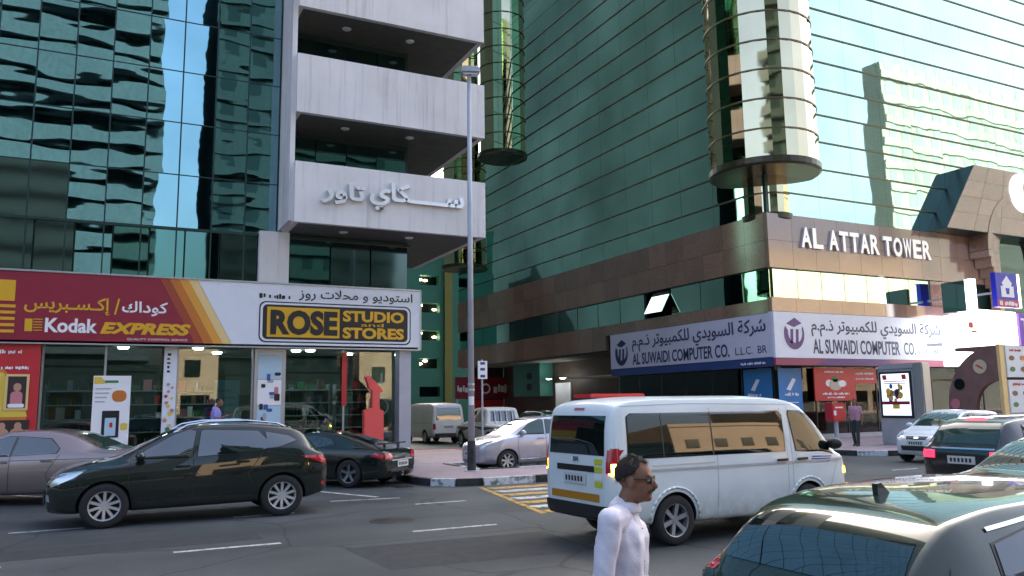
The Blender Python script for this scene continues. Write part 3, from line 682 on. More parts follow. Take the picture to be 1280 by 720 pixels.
scribble('white_ink', rsn, 'F', 59.4, 28.1, 2.75, 1.5, .7); scribble('white_ink', rsn, 'F', 59.4, 24.95, 2.8, 1.8, .55)
c = MB(); c.lathe([(.28, 0), (.42, 0)], (27.4, 59.38, 3.1), 'y', 20); c.build('ring_emblem', 'white_ink', rsn)
box('post', 'grey_metal', rsn, 24.9, 25.05, 59.42, 59.53, .15, 2.3); box('post', 'grey_metal', rsn, 29.6, 29.75, 59.42, 59.53, .15, 2.3)

# computer shop signboards, one on each side of the corner
mat('sign_white_shaded', (.62, .62, .78), .4, var=.03); mat('navy_ink', (.02, .03, .10), .4); mat('plum_ink', (.12, .05, .20), .4); mat('strip_blue', (.02, .05, .20), .4); mat('strip_plum', (.30, .06, .12), .4)  # side-street panel: the white board with its shade mixed into the colour
def emblem(m, parent, face, plane, cu, cv, r):
    f = (lambda u, v: (u, plane-.004, v)) if face == 'F' else (lambda u, v: (plane-.004, -u, v))
    g2 = (lambda u, v: (u, plane-.012, v)) if face == 'F' else (lambda u, v: (plane-.012, -u, v))
    if face == 'L': cu = -cu
    cres = [(cu+r*math.cos(R(a)), cv+r*1.15*math.sin(R(a))) for a in range(150, 391, 15)]+[(cu+r*.1+r*.72*math.cos(R(a)), cv+r*.12+r*.80*math.sin(R(a))) for a in range(380, 159, -15)]
    b = MB(); n = len(cres); h = n//2
    b.add([f(*p) for p in cres]+[g2(*p) for p in cres], [(i, i+1, n-2-i, n-1-i) for i in range(h-1)]+[(n+i, n+n-1-i, n+n-2-i, n+i+1) for i in range(h-1)]); b.build('emblem', m, parent)
    b = MB(); b.prism([(cu-r*.75, cv+r*.75), (cu, cv+r*.5), (cu+r*.8, cv+r*.8), (cu+r*.1, cv+r*1.2)], f, g2); b.build('emblem', m, parent)
    for s in (-.25, .28):
        b = MB(); b.prism([(cu+r*(s-.17), cv-r*.7), (cu+r*(s+.1), cv-r*.7), (cu+r*(s+.17), cv+r*.35), (cu+r*(s-.1), cv+r*.35)], f, g2); b.build('emblem', m, parent)
S1 = root('computer_shop_signboard', 'white computer shop signboard, its shade tinted lilac, on the dark side of the granite corner', 'signboard', (26.1, 33, 3.7), 0, 'computer shop signboards')
box('panel', 'sign_white_shaded', S1, 26.04, 26.28, 26.52, 39.25, 3.76, 5.70); box('lower_strip', 'strip_blue', S1, 26.06, 26.28, 26.6, 39.25, 3.36, 3.755)
emblem('navy_ink', S1, 'L', 26.04, 38.15, 4.62, .62)
lettering(arabic('شركة السويدي للكمبيوتر ذ.م.م'), 'navy_ink', S1, 'L', 26.04, 37.1, 4.58, 10.2, .95, bold=.012)
lettering('AL SUWAIDI COMPUTER CO.', 'navy_ink', S1, 'L', 26.04, 37.1, 3.9, 7.8, .62, bold=.02); lettering('L.L.C.  BR', 'navy_ink', S1, 'L', 26.04, 28.9, 3.95, 2.0, .35)
scribble('white_ink', S1, 'L', 26.06, 28.6, 3.46, 1.6, .14)
S2 = root('computer_shop_signboard', 'bright computer shop signboard under the raised tower name', 'signboard', (32, 26.45, 3.7), 0, 'computer shop signboards')
box('panel', 'sign_white', S2, 26.08, 37.62, 26.44, 26.73, 3.72, 5.74); box('lower_strip', 'strip_plum', S2, 26.1, 37.62, 26.46, 26.73, 3.4, 3.715)
fpoly('strip_fade', 'plum_ink', S2, [(28.5, 3.42), (33.5, 3.42), (33.2, 3.7), (29.2, 3.7)], 26.45, .008)
emblem('plum_ink', S2, 'F', 26.44, 27.25, 4.78, .6)
lettering(arabic('شركة السويدي للكمبيوتر ذ.م.م'), 'navy_ink', S2, 'F', 26.44, 28.3, 4.68, 8.8, .82, bold=.012)
lettering('AL SUWAIDI COMPUTER', 'navy_ink', S2, 'F', 26.44, 28.35, 3.92, 5.7, .66, bold=.02); lettering('CO.', 'navy_ink', S2, 'F', 26.44, 34.35, 3.95, .8, .6, bold=.01); lettering('L.L.C.  BR', 'navy_ink', S2, 'F', 26.44, 35.4, 4.0, 1.5, .25)

# posters and shopfront things at the tower's foot
def sky_poster(x0, x1, face, pl, lab):
    t = root('blue_window_poster', lab, 'poster', (26.6, 27, .3), 0, 'blue window posters')
    if face == 'F':
        box('sheet', 'poster_sky', t, x0, x1, pl, pl+.012, .4, 3.3); fpoly('poster_print', 'white_ink', t, [(x0+.45, 2.35), (x0+.7, 2.3), (x0+1.05, 2.8), (x0+.85, 2.85)], pl-.006, .004)
        scribble('white_ink', t, 'F', pl, x0+.35, 2.05, .85, .16)
        for k in range(3): box('poster_line', 'white_ink', t, x0+.35, x0+1.15, pl-.005, pl-.001, 1.75-.22*k, 1.79-.22*k)
    else:
        box('sheet', 'poster_sky', t, pl, pl+.012, x0, x1, .4, 3.3); scribble('white_ink', t, 'L', pl, x1-.25, 2.05, .85, .16)
        b = MB(); b.prism([(x1-.45, 2.35), (x1-.7, 2.3), (x1-1.05, 2.8), (x1-.85, 2.85)], lambda y, z: (pl-.006, y, z), lambda y, z: (pl-.002, y, z)); b.build('poster_print', 'white_ink', t)
sky_poster(26.75, 28.15, 'F', 27.05, 'blue poster on the window right of the granite corner'); sky_poster(27.4, 29.2, 'L', 26.71, 'blue poster on the window left of the granite corner')
rb = root('red_advert_board', 'red advert board with white picture above the red post box', 'advert', (30, 26.8, 1.8))
box('sheet', 'poster_red', rb, 28.75, 31.35, 26.86, 26.93, 1.82, 3.3)
for (cx, cz, rx, rz, c) in ((30.05, 2.55, .42, .26, 'cream_wall'), (29.65, 2.62, .22, .16, 'white_ink'), (30.5, 2.6, .25, .15, 'white_ink'), (30.05, 2.8, .2, .14, 'green_pack')):
    fpoly('poster_print', c, rb, [(cx+rx*math.cos(R(a)), cz+rz*math.sin(R(a))) for a in range(0, 360, 24)], 26.85-.003*abs(cx-29.6), .004)
scribble('white_ink', rb, 'F', 26.85, 29.2, 2.08, 1.7, .12); scribble('white_ink', rb, 'F', 26.85, 29.5, 1.93, 1.1, .09); scribble('white_ink', rb, 'F', 26.85, 29.4, 3.08, 1.2, .1)
rb2 = root('red_window_sticker', 'small red sticker strip on the window behind the advert pillar', 'sticker', (31.9, 27, 2.8))
box('sheet', 'poster_red', rb2, 31.45, 33.0, 27.03, 27.06, 2.6, 3.3)
for k in range(2): scribble('white_ink', rb2, 'F', 27.03, 31.6, 3.02-.25*k, 1.2, .1)
pb = root('post_box', 'red post box on a grey post beside the pink-shirted walker', 'post box', (28.6, 25.6, .15))
box('body', 'poster_red', pb, 28.2, 28.98, 25.45, 25.9, .95, 1.72, bev=.03); box('slot', 'white_ink', pb, 28.35, 28.8, 25.43, 25.45, 1.5, 1.56); box('sticker', 'white_ink', pb, 28.26, 28.4, 25.435, 25.449, 1.2, 1.4)
b = MB(); b.tube((28.6, 25.68, .15), (28.6, 25.68, .96), .09); b.build('post', 'grey_metal', pb)
fw = box('low_kerb_wall', 'grey_metal', None, 27.2, 36.5, 26.95, 27.02, .15, .34); tag(fw, 'low grey plinth along the tower shop windows', 'plinth')

# white shop sign, projecting signs to the right
mat('lit_white', (.9, .9, .9), .4, emit=.9, ecol=(1, .98, .97)); mat('logo_blue', (.015, .02, .45), .35); mat('logo_red', (.5, .02, .08), .35); mat('violet', (.16, .05, .45), .4); mat('forest_glass', (.006, .05, .05), .08, spec=.8)
ws = root('white_shop_sign', 'glowing white shop sign right of the computer shop signboard', 'sign', (38.5, 25.2, 3.4))
b = MB(); b.prism([(35.5, 3.35), (41.0, 3.5), (41.0, 6.1), (38.2, 6.15), (35.6, 5.72)], lambda x, z: (x, 25.0, z), lambda x, z: (x, 25.25, z)); b.build('panel', 'lit_white', ws)
fpoly('sign_print', 'poster_red', ws, rrect(37.2, 37.55, 5.2, 5.5, .08), 24.99, .006); fpoly('sign_print', 'stripe_orange', ws, rrect(37.35, 37.8, 4.98, 5.1, .05), 24.99, .006)
box('bracket', 'grey_metal', ws, 36, 40.5, 25.26, 26.5, 4.4, 4.5)
gs = root('green_projecting_sign', 'dark green projecting sign with white edge above the white sign', 'sign', (36.5, 24.9, 6))
box('panel', 'forest_glass', gs, 36.45, 36.62, 24.5, 25.72, 5.95, 7.42); box('edge', 'lit_white', gs, 36.44, 36.75, 24.15, 24.5, 5.95, 7.45); box('bracket', 'grey_metal', gs, 36.5, 36.56, 25.72, 26.55, 6.6, 6.7)
bs = root('blue_projecting_sign', 'blue sign with white dome emblem and red base on a bracket', 'sign', (40, 24.6, 6.3))
box('panel', 'logo_blue', bs, 38.85, 40.55, 24.5, 24.75, 6.25, 7.95); box('lower_band', 'logo_red', bs, 38.85, 40.55, 24.49, 24.499, 6.25, 6.62); box('edge', 'lit_white', bs, 40.55, 40.75, 24.5, 24.75, 6.25, 7.95)
fpoly('emblem', 'white_ink', bs, [(39.2, 6.75), (40.2, 6.75), (40.2, 7.3), (40.0, 7.3), (40.1, 7.45), (39.72, 7.82), (39.3, 7.45), (39.4, 7.3), (39.2, 7.3)], 24.485, .01); fpoly('emblem', 'logo_blue', bs, [(39.6, 6.9), (39.8, 6.9), (39.86, 7.2), (39.54, 7.2)], 24.478, .006)
scribble('white_ink', bs, 'F', 24.489, 39.0, 6.3, 1.4, .26); box('bracket', 'grey_metal', bs, 39.6, 39.7, 24.75, 26.5, 7.0, 7.1)
vs_ = root('violet_sign', 'violet sign panel at the right end of the white shop sign', 'sign', (41.5, 24.7, 4.5))
box('panel', 'violet', vs_, 41.05, 43.5, 24.9, 25.1, 4.35, 6.05); lettering('T', 'white_ink', vs_, 'F', 24.9, 41.2, 5.2, .55, .6, bold=.02); box('bracket', 'grey_metal', vs_, 42, 42.1, 25.1, 26.5, 5, 5.1)

# advert pillar (lightbox) on the tower pavement
mp = root('advert_pillar', 'grey free-standing advert pillar with a bright poster on the footway', 'advert pillar', (27.1, 21.2, .15))
box('cabinet', 'grey_metal', mp, 26.98, 27.3, 20.46, 22.05, .15, 3.0, bev=.03); box('end_post', 'alu', mp, 26.93, 27.4, 20.05, 20.45, .15, 3.2, bev=.04)
b = MB(); b.prism([(22.1, 3.0), (20.46, 3.01), (20.46, 3.2), (21.6, 3.2), (21.95, 3.12)], lambda y, z: (26.95, y, z), lambda y, z: (27.33, y, z)); b.build('cap', 'grey_metal', mp)
box('poster_rim', 'black_plastic', mp, 26.955, 26.978, 20.55, 21.97, 1.15, 2.9)
mat('poster_lit', (.75, .82, .95), .4, emit=.25, ecol=(.75, .85, 1))
ad = box('poster', 'poster_lit', mp, 26.94, 26.954, 20.65, 21.87, 1.25, 2.82)
def lpoly(name, m, parent, poly, x, d=.004):
    b = MB(); b.prism(poly, lambda y, z: (x, y, z), lambda y, z: (x-d, y, z)); return b.build(name, m, parent)
for k in range(26):
    a = random.random()*6.28; rr = random.random()**.5*.34; y, z = 21.26+rr*math.cos(a), 2.1+rr*.9*math.sin(a); s = random.uniform(.05, .11)
    lpoly('poster_print', random.choice(['poster_yellow', 'blue_pack', 'poster_yellow', 'stripe_orange', 'navy_ink', 'poster_red', 'cream_wall']), ad, [(y+s*math.cos(R(t)), z+s*1.3*math.sin(R(t))) for t in range(0, 360, 45)], 26.938-.0006*k, .001)
lpoly('poster_print', 'maroon', ad, [(20.66, 1.66), (21.86, 1.66), (21.86, 1.78), (20.66, 1.78)], 26.92); lpoly('poster_print', 'poster_yellow', ad, [(21.1, 1.5), (21.4, 1.5), (21.4, 1.66), (21.1, 1.66)], 26.921)
for y in (20.75, 21.6): lpoly('poster_print', 'poster_red', ad, [(y, 2.6), (y+.18, 2.6), (y+.2, 2.78), (y+.02, 2.78)], 26.937)
for z in (2.52, 2.44): lpoly('poster_print', 'maroon', ad, [(20.8, z), (21.75, z), (21.75, z+.03), (20.8, z+.03)], 26.937)

# arched kiosk with menu boards
mat('kiosk_brown', (.20, .11, .10), .5, var=.15, vscale=2); mat('menu_board', (.72, .76, .84), .4)
kk = root('arched_kiosk', 'brown arched kiosk end wall with portholes and menu boards', 'kiosk', (31.5, 20.2, .15))
def ring_poly(cy, cz, r, n=16): return [(cy+r*math.cos(2*math.pi*k/n), cz+r*math.sin(2*math.pi*k/n)) for k in range(n)]
outer = [(19.15+2.12*math.cos(R(a)), 1.55+2.28*math.sin(R(a))) for a in range(90, -1, -6)]+[(21.27, .15)]
inner = [(20.15, .15)]+[(19.15+1.0*math.cos(R(a)), 1.45+1.05*math.sin(R(a))) for a in range(0, 91, 6)]
b = MB(); pts = outer+inner; n = len(pts); h = n//2
b.add([(30.0, y, z) for y, z in pts]+[(30.22, y, z) for y, z in pts], [(i, i+1, n-2-i, n-1-i) for i in range(h-1)]+[(n+i, n+n-1-i, n+n-2-i, n+i+1) for i in range(h-1)]+[(i, n+i, n+(i+1) % n, (i+1) % n) for i in range(n)]); b.build('arch_wall', 'kiosk_brown', kk)
lpoly('porthole', 'cream_wall', kk, ring_poly(19.85, 3.05, .27), 29.99, .02); lpoly('porthole', 'teal_dark', kk, ring_poly(20.75, 2.4, .22), 29.99, .02); lpoly('porthole', 'print_pink', kk, ring_poly(20.98, 1.65, .2), 29.99, .015)
lpoly('porthole_bar', 'poster_red', kk, [(19.7, 2.98), (19.75, 2.95), (20.0, 3.1), (19.95, 3.14)], 29.968, .01)
box('end_trim', 'stripe_cream', kk, 29.97, 30.25, 19.02, 19.14, .15, 3.86)
box('counter', 'kiosk_brown', kk, 30.3, 36, 19.1, 21.2, .15, 1.2); box('canopy', 'kiosk_brown', kk, 30.26, 36, 19.1, 21.0, 3.7, 3.84)
for j, (z0, z1) in enumerate(((2.62, 3.8), (1.3, 2.52))):
    for i in range(4):
        bd = box('menu_board', 'menu_board', kk, 30.28+1.42*i, 31.66+1.42*i, 18.98, 19.08, z0, z1)
        for q in range(2):
            for p in range(2):
                cx, cz = 30.6+1.42*i+.65*q, z0+.3+.42*p
                fpoly('menu_print', random.choice(['green_pack', 'poster_yellow', 'wood', 'stripe_orange']), bd, [(cx+.17*math.cos(R(t)), cz+.1*math.sin(R(t))) for t in range(0, 360, 45)], 18.972, .005)
        scribble('logo_blue' if i % 2 else 'poster_red', bd, 'F', 18.98, 30.5+1.42*i, z1-.22, .8, .12)

# teal parking building closing the side street
TP = root('parking_building', 'teal parking building with rows of dark openings behind the side street', 'building', (26, 90, 0))
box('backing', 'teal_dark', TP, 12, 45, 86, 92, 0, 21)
cols = [(15, 17.4), (20, 22.4), (26, 28.4), (31.2, 33.6), (37.2, 39.6)]
xprev = 12
for (a, b2) in cols+[(45, 45)]:
    box('pier', 'teal_paint', TP, xprev, a, 85.0, 86.2, 0, 22); xprev = b2
for (a, b2) in cols:
    zprev = 0
    for k in range(6):
        z0 = 2.75+3.12*k; box('spandrel', 'teal_paint', TP, a, b2, 85.003, 86.2, zprev, z0); zprev = z0+1.1
    box('spandrel', 'teal_paint', TP, a, b2, 85.003, 86.2, zprev, 22)
mat('lamp_warm', (1, .8, .45), .5, emit=5, ecol=(1, .75, .4))
for (a, b2) in cols[2:]:
    for k in range(1, 6):
        z0 = 2.75+3.12*k
        for s in random.sample([.3, .9, 1.5, 2.0], 2):
            s2 = MB(); s2.ball((a+s, 85.7, z0+random.uniform(.4, .9)), .28, .15, .12, 8, 5); s2.build('opening_lamp', 'lamp_warm', TP)
box('ochre_pier', 'ochre_paint', TP, 34.1, 35.0, 84.7, 84.99, 0, 22)

# ------------------------------------------------------------------ opposite side of the street (seen in the reflections)
mat('opp_cream', (.62, .47, .32), 1, var=.1, vscale=.4, spec=.0); mat('opp_grey', (.050, .072, .085), 1, var=.15, spec=.0); mat('opp_slate', (.018, .030, .034), 1, var=.15, spec=.0); mat('opp_sand', (.36, .30, .22), 1, var=.1, vscale=.3, spec=.0); mat('opp_pale', (.21, .23, .21), 1, var=.1, spec=.0)
mat('pale_window', (.14, .17, .18), .6, spec=.1)
def opp_tower(name, label, x0, x1, yf, h, wall, bandm, step=3.0, bal=1.2, depth=18, wmat='car_glass', band=1.15):
    t = root(name, label, 'building', ((x0+x1)/2, yf-depth/2, 0)); box('core', wall, t, x0, x1, yf-depth, yf, 0, h)
    z = 4.5; n = 0
    while z < h-2:
        box('balcony_band', bandm, t, x0+.1, x1-.1, yf+.002, yf+bal, z, z+band)
        if n % 1 == 0:
            m = MB(); xx = x0+1
            while xx < x1-2: m.box(xx, xx+1.6, yf+.004, yf+.03, z+band+.05, z+step-.1); xx += 3.1
            m.build('window_row', wmat, t)
        z += step; n += 1
    return t
opp_tower('balcony_tower', 'tall balconied tower across the street, mirrored in the teal glass', -34, 4.9, -50, 58, 'opp_slate', 'opp_grey', wmat='teal_dark', band=1.95)
opp_tower('slate_tower', 'dark slate tower across the street, mirrored beside the white fin', 10.5, 34, -50, 60, 'opp_slate', 'opp_slate', 3.2, .4, wmat='teal_dark')
opp_tower('pale_tower', 'pale tower across the street, mirrored in the green tower front', 100, 138, -24, 51, 'opp_pale', 'opp_pale', 3.4, .15, depth=3.2, wmat='pale_window')
mat('opp_green', (.009, .016, .020), 1, var=.35, vscale=.08, spec=.0)
def low_block(x0, x1, h, label, wm):
    t = root('low_cream_block', label, 'building', ((x0+x1)/2, -24, .1)); box('wall', wm, t, x0, x1, -28, -20, .1, h); box('parapet', wm, t, x0-.1, x1+.1, -28.1, -19.9, h, h+.5)
    xx = x0+1
    while xx < x1-2.5: box('shop_window', 'car_glass', t, xx, xx+2.2, -19.99, -19.95, .4, 2.9); xx += 3.2
    if h > 6:
        xx = x0+1.2
        while xx < x1-1.5: box('window', 'car_glass', t, xx, xx+1.2, -19.99, -19.95, 4.4, 5.8); xx += 2.8
low_block(-40, -12, 8.0, 'dark shop block across the street behind the camera', 'opp_slate'); low_block(-11, 4.2, 5.0, 'low dark shop block across the street', 'opp_slate'); low_block(4.8, 8.6, 9.0, 'narrow cream block mirrored in the shop window', 'opp_cream'); low_block(9.2, 20, 4.6, 'low dark block across from the side street', 'opp_slate'); low_block(20.6, 26, 9.5, 'cream block mirrored in the corner shop window', 'opp_cream'); low_block(27, 33.5, 5.0, 'low dark block beside the long cream block', 'opp_slate'); low_block(34, 46, 8.0, 'long cream block across from the tower', 'opp_cream'); low_block(47, 98, 20.0, 'tall cream block added to bounce sunlight onto the tower, mirrored in its ribbon window', 'opp_sand')  # last block is out of view, added to bounce sun onto the tower front
sb = root('side_street_block', 'dark green office block added up the side street, mirrored in the tower to darken it', 'building', (-5, 80, 0)); box('core', 'opp_green', sb, -22, 8.3, 50, 118, 0, 50); box('setback', 'opp_green', sb, -20, 6, 54, 90, 50, 58)  # out of view; put in so the tower side mirrors something dark
for k in range(13):
    m = MB()
    for q in range(22): m.box(8.301, 8.304, 50.6+q*3.05, 53.0+q*3.05, 4.4+3.3*k, 6.4+3.3*k)
    m.build('window_row', 'opp_green', sb)


bpy.data.objects.remove(_fo)

# ------------------------------------------------------------------ vehicles
def interp(tab, x):
    if x <= tab[0][0]: return tab[0][1]
    if x >= tab[-1][0]: return tab[-1][1]
    for i in range(len(tab)-1):
        x0, y0 = tab[i]; x1, y1 = tab[i+1]
        if x <= x1:
            h = x1-x0; d = (y1-y0)/h
            def sl(k):
                if k <= 0 or k >= len(tab)-1: return d
                a = (tab[k][1]-tab[k-1][1])/(tab[k][0]-tab[k-1][0]); b = (tab[k+1][1]-tab[k][1])/(tab[k+1][0]-tab[k][0])
                return 0 if a*b <= 0 else 2*a*b/(a+b)
            m0, m1 = sl(i), sl(i+1); t = (x-x0)/h
            return (2*t**3-3*t*t+1)*y0+(t**3-2*t*t+t)*h*m0+(-2*t**3+3*t*t)*y1+(t**3-t*t)*h*m1
class Car:
    """lofted body; every fitting is laid on the body surface by the side / end / top projections"""
    def __init__(s, spec):
        s.sp = spec; s.x0 = spec['top'][0][0]; s.x1 = spec['top'][-1][0]
        L = s.x1-s.x0; xs = [s.x0+L*k/64 for k in range(65)]
        for e in (.004, .01, .02, .03, .042, .056, .075, .095, .12, .15, .19, .24): xs += [s.x0+e, s.x1-e]
        s.xs = sorted(set(round(x, 4) for x in xs)); s.sec = [s.section(x) for x in s.xs]; s.shell()
    def shell(s):
        n = len(s.sec[0]); vs = []; fs = []; ring = 2*n-2
        for x, sec in zip(s.xs, s.sec):
            for y, z in sec: vs.append((x, -y, z))
            for y, z in sec[-2:0:-1]: vs.append((x, y, z))
        m = len(s.xs)
        for i in range(m-1):
            for k in range(ring): fs.append((i*ring+k, i*ring+(k+1) % ring, (i+1)*ring+(k+1) % ring, (i+1)*ring+k))
        fs.append(tuple(range(ring))[::-1]); fs.append(tuple((m-1)*ring+k for k in range(ring)))
        s.vs, s.fs = vs, fs; s.bvh = BVHTree.FromPolygons([Vector(v) for v in vs], fs)
    def section(s, x):
        sp = s.sp; zt = interp(sp['top'], x); zb = min(interp(sp['bot'], x), zt-.12); w = interp(sp['hw'], x)
        zs = min(interp(sp['belt'], x), zt-.05); g = max(0, min(1, (zt-zs)/.42)); tb = sp.get('tumble', .74)
        wt = w*(.84*(1-g)+tb*g); zre = zt-(.035*(1-g)+sp.get('crown', .075)*g)
        wsd = w*sp.get('shoulder', .965)
        ctl = [(w*.80, zb), (w*.93, zb+.03), (w*.975, zb+.12*(zs-zb)/.6), (w, zb+.5*(zs-zb)), (w*.995, zs-.22*(zs-zb)), (wsd, zs), ((wsd+wt)/2+.012*g, (zs+zre)/2), (wt, zre), (wt*.90, zre+.62*(zt-zre)), (wt*.55, zt-.10*(zt-zre))]
        pts = [(0, zb), (w*.4, zb)]; c = [ctl[0]]+ctl+[(0, zt)]
        for i in range(1, len(c)-1):
            p0, p1, p2, p3 = c[i-1], c[i], c[i+1], c[min(i+2, len(c)-1)]
            for k in range(3):
                t = k/3
                pts.append(tuple(.5*(2*p1[q]+(p2[q]-p0[q])*t+(2*p0[q]-5*p1[q]+4*p2[q]-p3[q])*t*t+(3*p1[q]-p0[q]-3*p2[q]+p3[q])*t**3) for q in (0, 1)))
        pts.append((0, zt)); return pts
    def hit(s, o, d):
        h = s.bvh.ray_cast(Vector(o), Vector(d)); return h[0]
    def yhalf(s, x, z):
        h = s.hit((x, -3, z), (0, 1, 0)); return -h.y if h is not None and h.y < 0 else -1
    def xend(s, y, z, sgn):
        h = s.hit((sgn*6, y, z), (-sgn, 0, 0))
        if h is None: h = s.hit((sgn*6, y*.92, z), (-sgn, 0, 0))
        return h.x if h is not None else sgn*(s.x1-.1)
    def ztop(s, x, y):
        h = s.hit((x, y, 5), (0, 0, -1)); return h.z
    def body(s, mname, parent, wheels, rw):
        vs, fs = s.vs, s.fs
        me = bpy.data.meshes.new('body'); me.from_pydata(vs, [], fs); me.materials.append(MATS[mname]); me.materials.append(MATS['dark'])
        bm = bmesh.new(); bm.from_mesh(me); bmesh.ops.recalc_face_normals(bm, faces=bm.faces[:]); bm.to_mesh(me); bm.free()
        o = bpy.data.objects.new('body', me); COL.objects.link(o)
        c = MB()
        for wx in wheels:
            w = interp(s.sp['hw'], wx)
            for sg in (-1, 1): c.tube((wx, sg*(w-.27), rw), (wx, sg*(w+.3), rw), rw*1.13, n=32)
        cme = bpy.data.meshes.new('cut'); cme.from_pydata(c.v, [], c.f); cme.materials.append(MATS['dark']); co = bpy.data.objects.new('cut', cme); COL.objects.link(co)
        md = o.modifiers.new('b', 'BOOLEAN'); md.operation = 'DIFFERENCE'; md.object = co; md.solver = 'EXACT'; md.material_mode = 'TRANSFER'
        dg = bpy.context.evaluated_depsgraph_get(); new = bpy.data.meshes.new_from_object(o.evaluated_get(dg))
        o.modifiers.clear(); o.data = new; bpy.data.objects.remove(co)
        new.polygons.foreach_set('use_smooth', [True]*len(new.polygons)); new.set_sharp_from_angle(angle=R(38))
        put(o, parent, True); return o
    def scan(s, poly, rows=9, cols=9):
        v0, v1 = min(p[1] for p in poly), max(p[1] for p in poly)
        vv = sorted(set([v0+(v1-v0)*k/rows for k in range(rows+1)]+[p[1] for p in poly])); grid = []
        for v in vv:
            e = min(max(v, v0+1e-4), v1-1e-4); us = []
            for (a, b), (c, d) in zip(poly, poly[1:]+poly[:1]):
                if (b-e)*(d-e) <= 0 and b != d: us.append(a+(c-a)*(e-b)/(d-b))
            lo, hi = min(us), max(us); grid.append([(lo+(hi-lo)*k/cols, v) for k in range(cols+1)])
        return grid
    def grid_obj(s, grid, fn, name, m, parent, flip=False):
        vs = [fn(u, v) for row in grid for u, v in row]; k = len(grid[0]); fs = []
        for j in range(len(grid)-1):
            for i in range(k-1):
                f = (j*k+i, j*k+i+1, (j+1)*k+i+1, (j+1)*k+i); fs.append(f[::-1] if flip else f)
        return mesh_obj(name, vs, fs, m, parent, True, True)
    def side(s, name, m, parent, poly, off=.006, sides=(-1, 1), rows=9, cols=9):
        g = s.scan(poly, rows, cols); out = []
        for sg in sides: out.append(s.grid_obj(g, lambda x, z: (x, sg*(max(s.yhalf(x, z), .02)+off), z), name, m, parent, sg > 0))
        return out
    def end(s, name, m, parent, poly, sgn, off=.006, rows=9, cols=11, mirror=False):
        out = []
        for mi in ((1, -1) if mirror else (1,)):
            g = s.scan([(p[0]*mi, p[1]) for p in poly], rows, cols)
            out.append(s.grid_obj(g, lambda y, z: (s.xend(y, z, sgn)+sgn*off, y, z), name, m, parent, (sgn < 0)))
        return out
    def seam(s, parent, pts, w=.012, sides=(-1, 1), m='dark', off=.003, name='panel_gap'):
        fine = []
        for a, b in zip(pts, pts[1:]):
            k = max(2, int(math.hypot(b[0]-a[0], b[1]-a[1])/.05)); fine += [(a[0]+(b[0]-a[0])*i/k, a[1]+(b[1]-a[1])*i/k) for i in range(k)]
        fine.append(pts[-1])
        for sg in sides:
            vs = []
            for i, p in enumerate(fine):
                q0, q1 = fine[max(0, i-1)], fine[min(len(fine)-1, i+1)]; dx, dz = q1[0]-q0[0], q1[1]-q0[1]; l = math.hypot(dx, dz) or 1
                for t in (-1, 1):
                    x, z = p[0]-dz/l*w/2*t, p[1]+dx/l*w/2*t; vs.append((x, sg*(s.yhalf(x, z)+off), z))
            mesh_obj(name, vs, [(2*i, 2*i+1, 2*i+3, 2*i+2) for i in range(len(fine)-1)], m, parent, True)
WHEEL = {}
def wheel_meshes(r, spokes, rimmat):
    key = (r, spokes, rimmat)
    if key in WHEEL: return WHEEL[key]
    t = MB(); t.lathe([(r*.66, -.10), (r*.86, -.108), (r*.96, -.095), (r, -.06), (r, .06), (r*.96, .095), (r*.86, .108), (r*.66, .10)], (0, 0, 0), 'y', 36)
    b = MB(); ri = r*.67
    b.lathe([(ri, -.095), (ri*.93, -.09), (ri*.9, -.03), (ri*.86, .05)], (0, 0, 0), 'y', 36); b.lathe([(0, -.075), (ri*.2, -.075), (ri*.24, -.05), (ri*.24, .02)], (0, 0, 0), 'y', 20)
    for k in range(spokes):
        a = 2*math.pi*k/spokes+.3; c, sn = math.cos(a), math.sin(a); w0, w1 = ri*.10*5/spokes+.008, ri*.125*5/spokes+.008
        q = [(ri*.15, -w0), (ri*.92, -w1), (ri*.92, w1), (ri*.15, w0)]
        b.add([(x*c-y*sn, -.068 if i in (0, 3) else -.082, x*sn+y*c) for i, (x, y) in enumerate(q)]+[(x*c-y*sn, -.03, x*sn+y*c) for x, y in q], [(0, 1, 2, 3), (0, 4, 5, 1), (1, 5, 6, 2), (2, 6, 7, 3), (3, 7, 4, 0)])
    d = MB(); d.lathe([(0, -.01), (ri*.9, -.01)], (0, 0, 0), 'y', 24)
    out = []
    for mb, m, nm, sm in ((t, 'rubber', 'tyre', True), (b, rimmat, 'rim', False), (d, 'dark', 'brake_disc', False)):
        me = bpy.data.meshes.new(nm); me.from_pydata(mb.v, [], mb.f); me.materials.append(MATS[m])
        bm = bmesh.new(); bm.from_mesh(me); bmesh.ops.recalc_face_normals(bm, faces=bm.faces[:]); bm.to_mesh(me); bm.free()
        if sm: me.polygons.foreach_set('use_smooth', [True]*len(me.polygons))
        out.append((nm, me))
    WHEEL[key] = out; return out
def add_wheels(car, parent, wheels, r, spokes=5, rimmat='chrome', inset=.115):
    for wx in wheels:
        w = interp(car.sp['hw'], wx)
        for sg in (-1, 1):
            e = bpy.data.objects.new('wheel', None); COL.objects.link(e); e.parent = parent; e.location = (wx, sg*(w-inset), r); e.empty_display_size = .1
            if sg > 0: e.rotation_euler = (0, 0, math.pi)
            for nm, me in wheel_meshes(r, spokes, rimmat):
                o = bpy.data.objects.new(nm, me); COL.objects.link(o); o.parent = e
def mirrors(car, parent, x, z, m, big=1.0):
    for sg in (-1, 1):
        y = sg*(car.yhalf(x, z)+.09); b = MB(); b.ball((x, y+sg*.02, z+.05), .07*big, .11*big, .075*big, 14, 8); b.box(x-.02, x+.03, min(y, y-sg*.1), max(y, y-sg*.1), z-.01, z+.02); b.build('mirror', m, parent, True, True)
